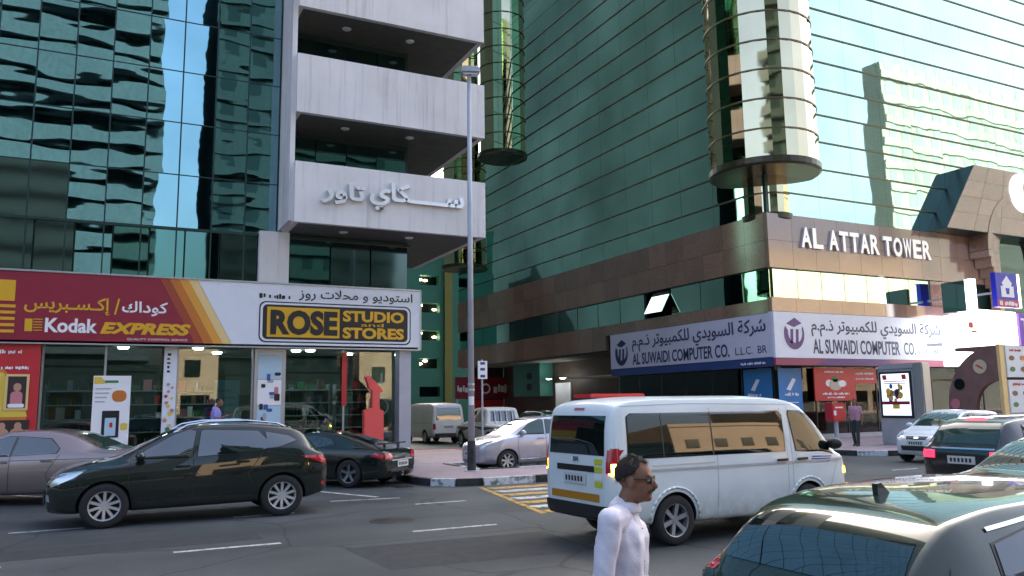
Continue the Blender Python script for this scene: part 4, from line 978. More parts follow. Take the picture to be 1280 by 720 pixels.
def handles(car, parent, pts, m):
    for x, z in pts:
        for sg in (-1, 1):
            y = sg*(car.yhalf(x, z)+.012); b = MB(); b.bbox(x-.11, x+.11, min(y, y+sg*.03), max(y, y+sg*.03), z-.018, z+.018, .008); b.build('door_handle', m, parent, True)
def plate(car, parent, sgn, z, y=0, w=.26, h=.07):
    x = car.xend(y, z, sgn); a, b = sorted((x+sgn*.008, x+sgn*.026)); p = box('number_plate', 'plate_white', parent, a, b, y-w, y+w, z-h, z+h, True)
    q = MB()
    for k in range(6): yy = y-w*.75+k*w*.28; xx = b+.002 if sgn > 0 else a-.002; q.box(min(xx, xx+sgn*.002), max(xx, xx+sgn*.002), yy, yy+w*.16, z-h*.5, z+h*.5)
    q.build('plate_digits', 'plate_ink', p, True)
def windows(car, parent, polys, m='car_glass', trim=.02):
    for poly in polys:
        cx = sum(p[0] for p in poly)/len(poly); cz = sum(p[1] for p in poly)/len(poly)
        big = []
        for x, z in poly:
            d = math.hypot(x-cx, z-cz) or 1; big.append((x+(x-cx)/d*trim, z+(z-cz)/d*trim))
        if trim: car.side('window_seal', 'black_plastic', parent, big, .004)
        car.side('window', m, parent, poly, .009)
def paint(name, col, metal=.0, rough=.3, coat=1.0):
    m = mat(name, col, rough, metal, coat=coat, var=.04, vscale=1.5, obj=True, spec=.15); b = m.node_tree.nodes['Principled BSDF']; b.inputs['Coat Roughness'].default_value = .012
    nt = m.node_tree; src = b.inputs['Base Color'].links[0].from_socket; tc = nt.nodes.new('ShaderNodeTexCoord').outputs['Object']   # road dust on the lower body
    sx = nt.nodes.new('ShaderNodeSeparateXYZ'); nt.links.new(tc, sx.inputs[0]); mr = nt.nodes.new('ShaderNodeMapRange'); mr.inputs[1].default_value = .75; mr.inputs[2].default_value = .22; nt.links.new(sx.outputs[2], mr.inputs[0])
    nz = noise(nt, tc, 5, 6, .7); dk = .16 if max(col) < .1 else 1; rp = ramp(nt, nz.outputs[0], [(.35, (.1*dk,)*3), (.7, (.6*dk,)*3)]); mu = nt.nodes.new('ShaderNodeMath'); mu.operation = 'MULTIPLY'; nt.links.new(mr.outputs[0], mu.inputs[0]); nt.links.new(rp.outputs[0], mu.inputs[1])
    mx = nt.nodes.new('ShaderNodeMix'); mx.data_type = 'RGBA'; nt.links.new(mu.outputs[0], mx.inputs[0]); nt.links.new(src, mx.inputs[6]); mx.inputs[7].default_value = (.17, .15, .12, 1); nt.links.new(mx.outputs[2], b.inputs['Base Color'])
    return name

SPEC = {}
SPEC['suv'] = dict(top=[(-2.205, .60), (-2.19, .86), (-2.13, 1.04), (-1.98, 1.22), (-1.72, 1.50), (-1.5, 1.585), (-.7, 1.655), (-.1, 1.65), (.3, 1.57), (.72, 1.36), (1.12, 1.12), (1.3, 1.06), (1.8, .97), (2.05, .86), (2.17, .72), (2.205, .55)],
    belt=[(-2.2, 1.02), (-1.5, 1.14), (-.6, 1.07), (.6, .99), (1.3, .95), (2.2, .78)], bot=[(-2.2, .48), (-2.1, .36), (-1.7, .28), (1.7, .24), (2.1, .27), (2.2, .4)],
    hw=[(-2.205, .50), (-2.17, .72), (-2.05, .83), (-1.7, .9), (0, .91), (1.5, .9), (1.95, .82), (2.12, .68), (2.205, .42)])
SPEC['sedan'] = dict(top=[(-2.4, .55), (-2.38, .88), (-2.3, 1.0), (-2.0, 1.05), (-1.72, 1.08), (-1.35, 1.24), (-.95, 1.39), (-.4, 1.46), (.1, 1.45), (.5, 1.34), (1.05, 1.04), (1.25, .97), (2.0, .84), (2.3, .70), (2.4, .5)],
    belt=[(-2.4, .95), (-1.5, .99), (0, .94), (1.2, .90), (2.4, .7)], bot=[(-2.4, .42), (-2.3, .30), (-1.7, .22), (1.7, .2), (2.3, .23), (2.4, .35)],
    hw=[(-2.4, .5), (-2.36, .7), (-2.2, .82), (-1.7, .9), (0, .915), (1.5, .9), (2.1, .8), (2.32, .65), (2.4, .42)], tumble=.70)
SPEC['coupe'] = dict(top=[(-2.17, .45), (-2.15, .72), (-2.08, .83), (-1.75, .91), (-1.2, 1.08), (-.6, 1.24), (-.1, 1.295), (.2, 1.27), (.5, 1.16), (.95, .92), (1.15, .85), (1.75, .74), (2.08, .58), (2.17, .42)],
    belt=[(-2.17, .80), (-1.4, .86), (-.6, .86), (.9, .80), (2.1, .62)], bot=[(-2.17, .34), (-2.05, .22), (-1.5, .16), (1.6, .15), (2.1, .18), (2.17, .3)],
    hw=[(-2.17, .55), (-2.12, .72), (-1.95, .84), (-1.4, .91), (-.2, .86), (.9, .88), (1.4, .89), (1.9, .78), (2.1, .6), (2.17, .4)], tumble=.64, crown=.1)
SPEC['hatch'] = dict(top=[(-2.13, .6), (-2.11, .94), (-2.02, 1.06), (-1.75, 1.34), (-1.55, 1.45), (-1.1, 1.51), (-.3, 1.53), (.2, 1.49), (.6, 1.35), (1.1, 1.08), (1.3, 1.0), (1.8, .88), (2.05, .73), (2.13, .52)],
    belt=[(-2.13, .98), (-1.4, 1.02), (0, .96), (1.2, .92), (2.1, .72)], bot=[(-2.13, .42), (-2.05, .30), (-1.5, .22), (1.6, .2), (2.05, .23), (2.13, .35)],
    hw=[(-2.13, .5), (-2.09, .68), (-1.95, .79), (-1.5, .845), (0, .86), (1.4, .845), (1.9, .75), (2.07, .6), (2.13, .4)], tumble=.74)
SPEC['small'] = dict(top=[(-1.88, .6), (-1.865, .98), (-1.79, 1.12), (-1.55, 1.40), (-1.35, 1.47), (-.8, 1.52), (-.1, 1.53), (.3, 1.46), (.7, 1.28), (1.1, 1.04), (1.25, .99), (1.6, .88), (1.82, .72), (1.88, .5)],
    belt=[(-1.88, 1.0), (-1.2, 1.02), (0, .96), (1.1, .92), (1.88, .7)], bot=[(-1.88, .42), (-1.8, .30), (-1.3, .22), (1.4, .2), (1.8, .23), (1.88, .35)],
    hw=[(-1.88, .5), (-1.84, .68), (-1.72, .78), (-1.3, .84), (0, .85), (1.2, .835), (1.62, .76), (1.81, .62), (1.88, .42)], tumble=.75)
SPEC['wagon'] = dict(top=[(-2.35, .55), (-2.335, .92), (-2.27, 1.04), (-2.05, 1.36), (-1.9, 1.47), (-1.6, 1.52), (-.6, 1.57), (0, 1.56), (.4, 1.48), (.9, 1.2), (1.2, 1.03), (1.4, .98), (2.0, .88), (2.28, .7), (2.35, .5)],
    belt=[(-2.35, .98), (-1.5, 1.02), (0, .97), (1.2, .93), (2.35, .7)], bot=[(-2.35, .42), (-2.25, .30), (-1.7, .22), (1.7, .2), (2.25, .23), (2.35, .35)],
    hw=[(-2.35, .56), (-2.32, .74), (-2.2, .84), (-1.7, .90), (0, .91), (1.5, .9), (2.05, .8), (2.27, .65), (2.35, .42)], tumble=.72)
SPEC['van'] = dict(top=[(-2.35, .5), (-2.345, 1.1), (-2.29, 1.70), (-2.2, 1.88), (-2.0, 1.945), (-1.4, 1.975), (.3, 1.975), (.9, 1.94), (1.2, 1.87), (1.5, 1.66), (1.85, 1.34), (2.05, 1.14), (2.22, 1.02), (2.32, .85), (2.36, .5)],
    belt=[(-2.35, 1.12), (1.2, 1.10), (2.0, 1.05), (2.36, .9)], bot=[(-2.35, .42), (-2.25, .34), (-1.7, .28), (1.7, .25), (2.25, .28), (2.36, .4)],
    hw=[(-2.35, .66), (-2.33, .76), (-2.24, .84), (-2.0, .865), (0, .875), (1.5, .87), (2.0, .82), (2.25, .70), (2.36, .48)], tumble=.875, crown=.10, shoulder=.985)
SPEC['pickup'] = dict(top=[(-2.55, .6), (-2.54, 1.0), (-2.5, 1.04), (-1.2, 1.05), (-1.12, 1.1), (-1.0, 1.62), (-.85, 1.72), (-.3, 1.76), (.2, 1.73), (.5, 1.6), (1.0, 1.18), (1.2, 1.1), (1.9, 1.0), (2.3, .92), (2.5, .75), (2.55, .55)],
    belt=[(-2.55, 1.0), (1.0, 1.06), (2.5, .85)], bot=[(-2.55, .55), (-2.4, .45), (-1.7, .38), (1.7, .34), (2.4, .36), (2.55, .5)],
    hw=[(-2.55, .82), (-2.5, .87), (-1.7, .89), (0, .89), (1.6, .88), (2.2, .8), (2.45, .68), (2.55, .5)], tumble=.80, crown=.06)

def vehicle(kind, name, label, cat, loc, ang, pm, wheels, rw, spokes=5, rim='silver_rim', group='cars in the street'):
    c = Car(SPEC[kind]); t = root(name, label, cat, loc, R(ang), group); c.body(pm, t, wheels, rw); add_wheels(c, t, wheels, rw, spokes, rim); return c, t

# black SUV in front, driving left
paint('suv_black', (.010, .016, .014), .0, .25)
SPEC['suv']['top'] = [(x, z*.98 if z > 1.2 else z) for x, z in SPEC['suv']['top']]
c, t = vehicle('suv', 'parked_suv', 'black SUV with silver roof rails in front of the photo shop', 'SUV', (1.50, 15.8, 0), 180, 'suv_black', (-1.38, 1.34), .355, 10)
t.scale = (1.03, 1, 1)
windows(c, t, [[(.98, 1.07), (.1, 1.08), (.02, 1.50), (.12, 1.53), (.38, 1.44), (.74, 1.23)], [(.0, 1.08), (-1.02, 1.15), (-1.22, 1.22), (-.98, 1.48), (-.1, 1.52), (-.06, 1.5)], [(-1.14, 1.18), (-1.32, 1.2), (-1.62, 1.30), (-1.5, 1.38), (-1.1, 1.465)]])
c.end('windshield', 'car_glass', t, [(-.70, 1.12), (.70, 1.12), (.52, 1.54), (-.52, 1.54)], 1); c.end('rear_window', 'car_glass', t, [(-.58, 1.10), (.58, 1.10), (.50, 1.46), (-.50, 1.46)], -1)
c.side('headlight', 'lens_clear', t, [(2.175, .72), (2.13, .80), (1.95, .885), (1.62, .93), (1.78, .82), (2.08, .68)], .008, rows=8, cols=12)
c.side('taillight', 'lens_red', t, [(-1.68, 1.03), (-2.05, 1.03), (-2.15, .98), (-2.15, .86), (-1.95, .93)], .01); c.end('taillight', 'lens_red', t, [(.45, .90), (.72, .86), (.72, 1.02), (.45, 1.0)], -1, .008, mirror=True)
c.end('lower_grille', 'black_plastic', t, [(-.5, .38), (.5, .38), (.55, .62), (-.55, .62)], 1); c.end('upper_grille', 'black_plastic', t, [(-.4, .70), (.4, .70), (.45, .80), (-.45, .80)], 1)
c.side('fog_lamp', 'lens_clear', t, [(2.10, .44), (2.15, .46), (2.165, .56), (2.12, .55)], .006)
c.side('sill_cladding', 'black_plastic', t, [(-.95, .285), (.92, .27), (.9, .40), (-.92, .42)], .012); c.side('bumper_reflector', 'lens_red', t, [(-2.05, .50), (-2.12, .5), (-2.12, .56), (-2.05, .56)], .008)
for pts in ([(.95, .36), (1.02, .7), (1.0, 1.05)], [(.05, .34), (.06, 1.07)], [(-.95, .45), (-.80, .75), (-1.05, 1.12)], [(.98, .92), (1.6, .945)], [(-1.1, 1.13), (-1.55, 1.05), (-1.7, .98)]): c.seam(t, pts)
handles(c, t, [(.22, .93), (-.72, .97)], 'suv_black'); mirrors(c, t, .86, 1.07, 'suv_black', 1.15)
for sg in (-1, 1):
    b = MB(); pts = [(x, sg*.60, interp(SPEC['suv']['top'], x)-.02+h) for x, h in ((-1.45, .0), (-1.3, .05), (-.8, .065), (-.2, .06), (.15, .045), (.36, -.02))]; b.path(pts, .021, 8); b.build('roof_rail', 'chrome', t, True)
plate(c, t, -1, .76)

# brown sedan behind it, angled towards the shop
paint('sedan_brown', (.27, .205, .20), .55, .32)
SPEC['sedan_tall'] = dict(SPEC['sedan']); SPEC['sedan_tall']['top'] = [(x, z*1.03) for x, z in SPEC['sedan']['top']]
c, t = vehicle('sedan_tall', 'parked_sedan', 'mauve brown sedan beyond the black SUV beside the red panel', 'car', (-1.25, 20.2, 0), 157, 'sedan_brown', (-1.42, 1.40), .33, 7)
windows(c, t, [[(.85, .98), (.02, .99), (-.02, 1.36), (.15, 1.36), (.45, 1.25)], [(-.03, .99), (-.88, 1.03), (-.92, 1.12), (-.70, 1.31), (-.07, 1.37)]])
c.end('windshield', 'car_glass', t, [(-.68, 1.04), (.68, 1.04), (.48, 1.38), (-.48, 1.38)], 1); c.end('rear_window', 'clear_car_glass', t, [(-.66, 1.085), (.66, 1.085), (.48, 1.38), (-.48, 1.38)], -1)
c.side('taillight', 'lens_red', t, [(-2.0, .82), (-2.34, .80), (-2.34, .93), (-2.05, .94)], .008); c.end('taillight', 'lens_red', t, [(.4, .8), (.72, .8), (.72, .93), (.45, .93)], -1, mirror=True); c.side('headlight', 'lens_clear', t, [(1.85, .74), (2.3, .6), (2.28, .7), (1.95, .82)], .008)
for pts in ([(.88, .3), (.95, .65), (.88, .96)], [(.0, .28), (.0, .98)], [(-.82, .32), (-.72, .62), (-.95, 1.0)], [(.95, .88), (-2.0, .92)]): c.seam(t, pts, .010)
handles(c, t, [(.15, .86), (-.72, .88)], 'sedan_brown'); mirrors(c, t, .72, 1.0, 'sedan_brown'); plate(c, t, -1, .72)

# black sports coupe
paint('coupe_black', (.006, .012, .010), .0, .2)
c, t = vehicle('coupe', 'sports_coupe', 'low black sports coupe with rear wing behind the SUV', 'car', (5.05, 20.55, 0), 133, 'coupe_black', (-1.22, 1.22), .325, 5, 'dark_rim') if mat('dark_rim', (.18, .2, .22), .35, .8) else None
windows(c, t, [[(.85, .88), (-.15, .90), (-.75, .97), (-.55, 1.12), (-.1, 1.19), (.15, 1.18), (.45, 1.08)]])
c.end('windshield', 'car_glass', t, [(-.62, .93), (.62, .93), (.42, 1.22), (-.42, 1.22)], 1); c.end('rear_window', 'car_glass', t, [(-.40, .97), (.40, .97), (.34, 1.22), (-.34, 1.22)], -1, .01)
c.side('taillight', 'lens_red', t, [(-1.78, .72), (-2.08, .66), (-2.1, .76), (-1.9, .81)], .01); c.end('taillight', 'lens_red', t, [(.42, .66), (.74, .64), (.72, .78), (.5, .79)], -1, .01, mirror=True)
c.end('bumper_strip', 'grey_metal', t, [(-.5, .60), (.5, .60), (.5, .63), (-.5, .63)], -1, .01); c.end('diffuser', 'black_plastic', t, [(-.45, .24), (.45, .24), (.42, .36), (-.42, .36)], -1, .01)
for pts in ([(.82, .22), (.9, .5), (.85, .82)], [(-.25, .22), (-.3, .6), (-.2, .86)]): c.seam(t, pts, .010)
wg = MB(); wg.bbox(-1.98, -1.78, -.55, .55, .98, 1.01, .012)
for y in (-.35, .33): wg.box(-1.9, -1.84, y, y+.03, .86, .985)
wg.build('rear_wing', 'coupe_black', t, True); plate(c, t, -1, .52); mirrors(c, t, .7, .9, 'coupe_black'); handles(c, t, [(-.05, .76)], 'coupe_black')
ex = MB(); ex.lathe([(.05, 0), (.05, -.1), (.04, -.1), (.04, 0)], (-2.08, 0, .28), 'x', 14); ex.build('exhaust', 'chrome', t, True)

# silver lilac hatchback in the side street mouth
paint('hatch_silver', (.46, .46, .53), .45, .3)
c, t = vehicle('hatch', 'silver_hatchback', 'lilac silver hatchback facing left behind the lamp post', 'car', (11.55, 21.65, 0), 181, 'hatch_silver', (-1.28, 1.30), .305, 7, 'alu')
windows(c, t, [[(.98, 1.02), (.12, 1.03), (.08, 1.42), (.2, 1.43), (.5, 1.32)], [(.04, 1.03), (-.92, 1.08), (-1.0, 1.2), (-.8, 1.41), (.0, 1.43)], [(-1.05, 1.1), (-1.45, 1.16), (-1.4, 1.3), (-.95, 1.4)]], 'clear_car_glass')
c.end('windshield', 'car_glass', t, [(-.66, 1.09), (.66, 1.09), (.50, 1.44), (-.50, 1.44)], 1); c.side('headlight', 'lens_clear', t, [(1.62, .84), (2.02, .66), (2.03, .76), (1.78, .92)], .008); c.side('sill_strip', 'chrome', t, [(-.9, .34), (.9, .33), (.9, .36), (-.9, .37)], .008)
for pts in ([(.92, .3), (.98, .65), (.95, 1.0)], [(.06, .28), (.06, 1.02)], [(-.85, .32), (-.75, .62), (-.95, 1.06)]): c.seam(t, pts, .010)
handles(c, t, [(.25, .9), (-.72, .93)], 'hatch_silver'); mirrors(c, t, .82, 1.02, 'hatch_silver'); plate(c, t, 1, .5)

# small white hatchback facing the camera at the tower kerb
paint('small_white', (.74, .78, .82), .0, .3)
c, t = vehicle('small', 'white_hatchback', 'small white hatchback facing left in front of the advert pillar', 'car', (23.35, 16.55, 0), 184, 'small_white', (-1.2, 1.22), .30, 6, 'alu')
windows(c, t, [[(.9, 1.02), (.1, 1.03), (.05, 1.42), (.25, 1.41), (.6, 1.25)], [(.02, 1.03), (-.85, 1.08), (-.85, 1.38), (-.02, 1.43)], [(-.92, 1.09), (-1.3, 1.15), (-1.15, 1.36), (-.92, 1.39)]])
c.end('windshield', 'clear_car_glass', t, [(-.68, 1.06), (.68, 1.06), (.54, 1.45), (-.54, 1.45)], 1)
c.end('grille', 'black_plastic', t, [(-.30, .68), (.30, .68), (.36, .78), (-.36, .78)], 1); c.end('lower_grille', 'black_plastic', t, [(-.45, .36), (.45, .36), (.48, .50), (-.48, .50)], 1)
c.end('headlight', 'lens_clear', t, [(.42, .74), (.66, .74), (.72, .92), (.52, .88)], 1, .008, mirror=True); c.end('badge', 'chrome', t, [(-.07, .71), (.07, .71), (.07, .76), (-.07, .76)], 1, .012); plate(c, t, 1, .58)
for pts in ([(.82, .3), (.9, .65), (.88, 1.0)], [(.04, .28), (.04, 1.02)]): c.seam(t, pts, .010)
mirrors(c, t, .75, 1.02, 'small_white'); handles(c, t, [(.2, .9)], 'small_white')

# dark wagon driving away on the right
paint('wagon_grey', (.035, .040, .042), .4, .28)
c, t = vehicle('wagon', 'dark_wagon', 'dark grey wagon with lit brake lamp driving away behind the van', 'car', (16.25, 9.75, 0), 1, 'wagon_grey', (-1.42, 1.42), .33, 5)
windows(c, t, [[(.85, 1.02), (.05, 1.03), (.0, 1.46), (.3, 1.44), (.5, 1.34)], [(-.0, 1.03), (-.9, 1.07), (-.9, 1.45), (-.05, 1.47)], [(-.98, 1.08), (-1.75, 1.14), (-1.6, 1.40), (-.98, 1.44)]])
c.end('rear_window', 'clear_car_glass', t, [(-.68, 1.07), (.68, 1.07), (.54, 1.43), (-.54, 1.43)], -1); c.end('brake_lamp', 'lens_red_lit', t, [(-.2, 1.475), (.2, 1.475), (.18, 1.505), (-.18, 1.505)], -1, .012, rows=3)
c.end('taillight', 'lens_red_lit', t, [(.52, .80), (.80, .80), (.80, .95), (.52, .94)], -1, .01, mirror=True); c.side('taillight', 'lens_red', t, [(-2.05, .82), (-2.3, .8), (-2.3, .95), (-2.1, .95)], .008)
c.end('chrome_strip', 'chrome', t, [(-.6, .97), (.6, .97), (.6, 1.0), (-.6, 1.0)], -1, .012, rows=3); plate(c, t, -1, .78); c.end('windshield', 'car_glass', t, [(-.68, 1.08), (.68, 1.08), (.5, 1.48), (-.5, 1.48)], 1); mirrors(c, t, .75, 1.03, 'wagon_grey')

# black sedan at the right edge
paint('sedan_black', (.012, .02, .018), .1, .2)
c, t = vehicle('sedan', 'black_sedan', 'black sedan cut off by the right picture edge behind the olive roof', 'car', (10.95, 5.7, 0), 2, 'sedan_black', (-1.42, 1.40), .33, 7)
mat('blue_glass', (.012, .03, .06), .02, spec=.9)
windows(c, t, [[(.85, .98), (.02, .99), (-.02, 1.36), (.15, 1.36), (.45, 1.25)], [(-.03, .99), (-.88, 1.03), (-.92, 1.12), (-.70, 1.31), (-.07, 1.37)]], 'blue_glass')
c.end('rear_window', 'car_glass', t, [(-.66, 1.085), (.66, 1.085), (.48, 1.38), (-.48, 1.38)], -1); c.end('windshield', 'car_glass', t, [(-.68, 1.04), (.68, 1.04), (.48, 1.38), (-.48, 1.38)], 1)
c.end('taillight', 'lens_red', t, [(.42, .8), (.74, .8), (.74, .93), (.46, .93)], -1, mirror=True); plate(c, t, -1, .72); mirrors(c, t, .72, 1.0, 'sedan_black'); handles(c, t, [(.15, .86), (-.72, .88)], 'sedan_black')

# olive-black hatchback in the very front: its roof fills the lower right corner
paint('front_olive', (.022, .032, .022), .35, .18)
SPEC['front'] = dict(SPEC['hatch']); SPEC['front']['top'] = [(x, z*.915) for x, z in SPEC['hatch']['top']]; SPEC['front']['belt'] = [(x, z*.92) for x, z in SPEC['hatch']['belt']]
c, t = vehicle('front', 'olive_hatchback', 'dark olive car in the foreground with shark-fin aerial on its roof', 'car', (5.32, 3.3, 0), 0, 'front_olive', (-1.28, 1.30), .305, 7)
windows(c, t, [[(.98, .93), (.12, .94), (.08, 1.29), (.2, 1.30), (.5, 1.20)], [(.04, .94), (-.92, .99), (-1.0, 1.10), (-.8, 1.28), (.0, 1.30)], [(-1.05, 1.01), (-1.45, 1.06), (-1.4, 1.19), (-.95, 1.27)]], 'blue_glass')
c.seam(t, [(-1.4, 1.255), (-.9, 1.305), (-.2, 1.322), (.3, 1.295), (.9, 1.04)], .018, m='chrome', off=.012, name='window_chrome'); c.end('rear_window', 'car_glass', t, [(-.6, 1.0), (.6, 1.0), (.54, 1.20), (-.54, 1.20)], -1)
c.end('windshield', 'car_glass', t, [(-.66, 1.01), (.66, 1.01), (.50, 1.31), (-.50, 1.31)], 1); c.side('taillight', 'lens_red', t, [(-1.9, .83), (-2.07, .83), (-2.0, .99), (-1.8, .97)], .008); plate(c, t, -1, .7); mirrors(c, t, .82, .95, 'front_olive')
zf = c.ztop(-1.30, 0); b = MB(); b.prism([(-1.37, zf-.02), (-1.25, zf-.02), (-1.34, zf+.06), (-1.375, zf+.055)], lambda x, z: (x, -.018, z), lambda x, z: (x, .018, z)); b.build('shark_fin', 'front_olive', t, True)
for pts in ([(.92, .3), (.98, .65), (.95, .92)], [(.06, .28), (.06, .93)], [(-.85, .32), (-.75, .62), (-.95, .97)]): c.seam(t, pts, .010)
handles(c, t, [(.25, .84), (-.72, .86)], 'front_olive')

# white minibus
paint('van_white', (.72, .78, .80), .0, .35, .6)
mat('sticker_yellow', (.55, .60, .03), .5); mat('reflector_orange', (.45, .20, .02), .4); mat('tint_film', (.004, .008, .007), .02, spec=.8)
c, t = vehicle('van', 'white_minibus', 'white minibus with flashing amber lamp crossing in the middle', 'van', (8.2, 9.9, 0), 3, 'van_white', (-1.33, 1.25), .33, 6, 'alu')
windows(c, t, [[(.78, 1.15), (-2.05, 1.16), (-2.08, 1.22), (-2.05, 1.70), (-1.98, 1.745), (.72, 1.74), (.80, 1.68)], [(1.02, 1.16), (1.85, 1.08), (1.90, 1.14), (1.62, 1.45), (1.38, 1.66), (1.25, 1.72), (.98, 1.735), (.95, 1.69)]], 'tint_film')
c.seam(t, [(-.62, 1.16), (-.62, 1.74)], .025, m='black_plastic', off=.011, name='window_divider'); c.seam(t, [(-1.5, 1.16), (-1.5, 1.74)], .02, m='black_plastic', off=.011, name='window_divider')
c.end('rear_window', 'tint_film', t, [(-.66, 1.20), (.66, 1.20), (.64, 1.72), (-.64, 1.72)], -1); c.end('windshield', 'car_glass', t, [(-.74, 1.16), (.74, 1.16), (.64, 1.82), (-.64, 1.82)], 1)
c.end('rear_bumper', 'black_plastic', t, [(-.72, .36), (.72, .36), (.74, .56), (-.74, .56)], -1, .03); c.end('reflector_strip', 'reflector_orange', t, [(-.55, .60), (.6, .60), (.6, .70), (-.55, .70)], -1, .008)
c.end('taillight', 'lens_red', t, [(.70, .98), (.82, .98), (.83, 1.28), (.72, 1.28)], -1, .012, mirror=True); c.side('indicator_lamp', 'lens_amber_lit', t, [(-2.25, .97), (-2.335, .97), (-2.335, 1.10), (-2.25, 1.10)], .016, rows=4, cols=5)
c.side('taillight', 'lens_red', t, [(-2.22, 1.11), (-2.33, 1.11), (-2.31, 1.3), (-2.22, 1.3)], .012); c.end('plate_recess', 'black_plastic', t, [(-.45, .98), (.45, .98), (.45, 1.06), (-.45, 1.06)], -1, .012); plate(c, t, -1, .88)
c.end('brake_lamp', 'lens_red', t, [(-.13, 1.795), (.13, 1.795), (.12, 1.825), (-.12, 1.825)], -1, .012, rows=3); c.end('badge', 'chrome', t, [(-.07, 1.11), (.05, 1.11), (.05, 1.17), (-.07, 1.17)], -1, .012)
for k, (z, m) in enumerate(((1.08, 'sticker_yellow'), (.98, 'sticker_yellow'), (.89, 'white_ink'), (.79, 'sticker_yellow'))): c.end('sticker', m, t, [(-.62, z), (-.45, z), (-.45, z+.075), (-.62, z+.075)], -1, .008, rows=2, cols=3)
c.side('headlight', 'lens_clear', t, [(2.22, .72), (2.325, .66), (2.335, .86), (2.25, .95)], .01); c.side('indicator_lamp', 'lens_amber_lit', t, [(2.20, .78), (2.26, .75), (2.26, .84), (2.20, .87)], .02, rows=4, cols=4)
c.seam(t, [(-2.3, 1.0), (2.1, .985)], .03, m='grey_metal', off=.012, name='side_moulding'); c.seam(t, [(-1.7, 1.055), (-.6, 1.055)], .012, m='alu', off=.008, name='door_rail')
for pts in ([(-.58, .32), (-.55, 1.12), (-.6, 1.8)], [(.80, .32), (.84, 1.14), (.78, 1.78)], [(.92, .32), (.93, 1.15), (.95, 1.8)], [(1.95, .98), (1.75, .62), (1.7, .5)], [(-2.12, 1.84), (-1, 1.865), (1.1, 1.83)]): c.seam(t, pts, .010, m='grey_metal')
handles(c, t, [(.70, 1.03), (1.12, 1.03)], 'black_plastic'); mirrors(c, t, 1.82, 1.18, 'black_plastic', 1.2)
for sg in (-1, 1):
    for wx in (-1.33, 1.25):
        b = MB(); pts = []
        for a in range(-5, 186, 12):
            x, z = wx+.43*math.cos(R(a)), .33+.43*math.sin(R(a)); pts.append((x, sg*(c.yhalf(x, max(z, .34))+.002), max(z, .33)))
        b.path(pts, .016, 6); b.build('arch_lip', 'van_white', t, True, True)
for k in range(3): c.side('door_writing', 'logo_blue', t, [(1.35-.02*k, 1.045-.035*k), (1.80-.03*k, 1.03-.035*k), (1.80-.03*k, 1.045-.035*k), (1.35-.02*k, 1.06-.035*k)], .008, sides=(-1,), rows=2, cols=4)
b = MB(); b.bbox(-2.0, -1.0, .1, .55, 1.965, 2.02, .02); b.build('roof_pad', 'poster_red', t, True)

# side street: panel van, pickup, dark car
paint('panel_white', (.8, .8, .78), .0, .4, .4)
c, t = vehicle('van', 'panel_van', 'white panel van parked in the side street seen from behind', 'van', (15.1, 39.4, 0), 90, 'panel_white', (-1.33, 1.25), .33, 6, 'alu')
c.end('rear_window', 'car_glass', t, [(-.66, 1.16), (.66, 1.16), (.62, 1.74), (-.62, 1.74)], -1); c.end('taillight', 'lens_red', t, [(.66, .7), (.80, .7), (.80, .98), (.68, .98)], -1, .012, mirror=True); c.end('rear_bumper', 'black_plastic', t, [(-.7, .36), (.7, .36), (.72, .52), (-.72, .52)], -1, .02)
windows(c, t, [[(1.02, 1.16), (1.85, 1.08), (1.6, 1.45), (1.25, 1.72), (.95, 1.69)]]); c.seam(t, [(-2.2, 1.0), (2.1, .985)], .02, m='grey_metal', name='side_moulding'); plate(c, t, -1, .82)
paint('pickup_white', (.8, .8, .78), .0, .4, .4)
c, t = vehicle('pickup', 'white_pickup', 'white pickup with barred cab window and dark side graphics', 'pickup truck', (15.35, 32.6, 0), 90, 'pickup_white', (-1.5, 1.5), .36, 6, 'alu')
c.end('rear_window', 'car_glass', t, [(-.6, 1.16), (.6, 1.16), (.56, 1.60), (-.56, 1.60)], -1)
for k in range(4): b = MB(); y = -.42+.28*k; b.tube((-1.2, y, 1.06), (-1.06, y, 1.62), .022, n=6); b.build('window_bar', 'white_ink', t, True)
windows(c, t, [[(.6, 1.15), (-.05, 1.15), (-.05, 1.6), (.3, 1.55)], [(-.12, 1.15), (-.8, 1.15), (-.8, 1.58), (-.12, 1.61)]]); c.end('taillight', 'lens_red', t, [(.68, .68), (.82, .68), (.82, .98), (.68, .98)], -1, .012, mirror=True)
for q in ([(-2.3, .92), (-1.0, .84), (.2, .95), (-.9, .78)], [(0, .9), (1.2, .8), (2.2, .9), (1.2, .72)]): c.side('side_graphic', 'dark_timber', t, q, .006, rows=4, cols=12)
c.end('rear_bumper', 'black_plastic', t, [(-.75, .45), (.75, .45), (.75, .58), (-.75, .58)], -1, .05); plate(c, t, -1, .68)
c, t = vehicle('hatch', 'dark_hatchback', 'dark car further up the side street beyond the white pickup', 'car', (19.9, 37, 0), 92, 'suv_black', (-1.28, 1.30), .305, 7, 'alu')
windows(c, t, [[(.98, 1.02), (.12, 1.03), (.08, 1.42), (.2, 1.43), (.5, 1.32)], [(.04, 1.03), (-.92, 1.08), (-1.0, 1.2), (-.8, 1.41), (.0, 1.43)]]); c.end('rear_window', 'car_glass', t, [(-.6, 1.08), (.6, 1.08), (.52, 1.42), (-.52, 1.42)], -1); c.end('taillight', 'lens_red', t, [(.5, .85), (.74, .85), (.72, 1.0), (.55, 1.0)], -1, mirror=True); plate(c, t, -1, .72)

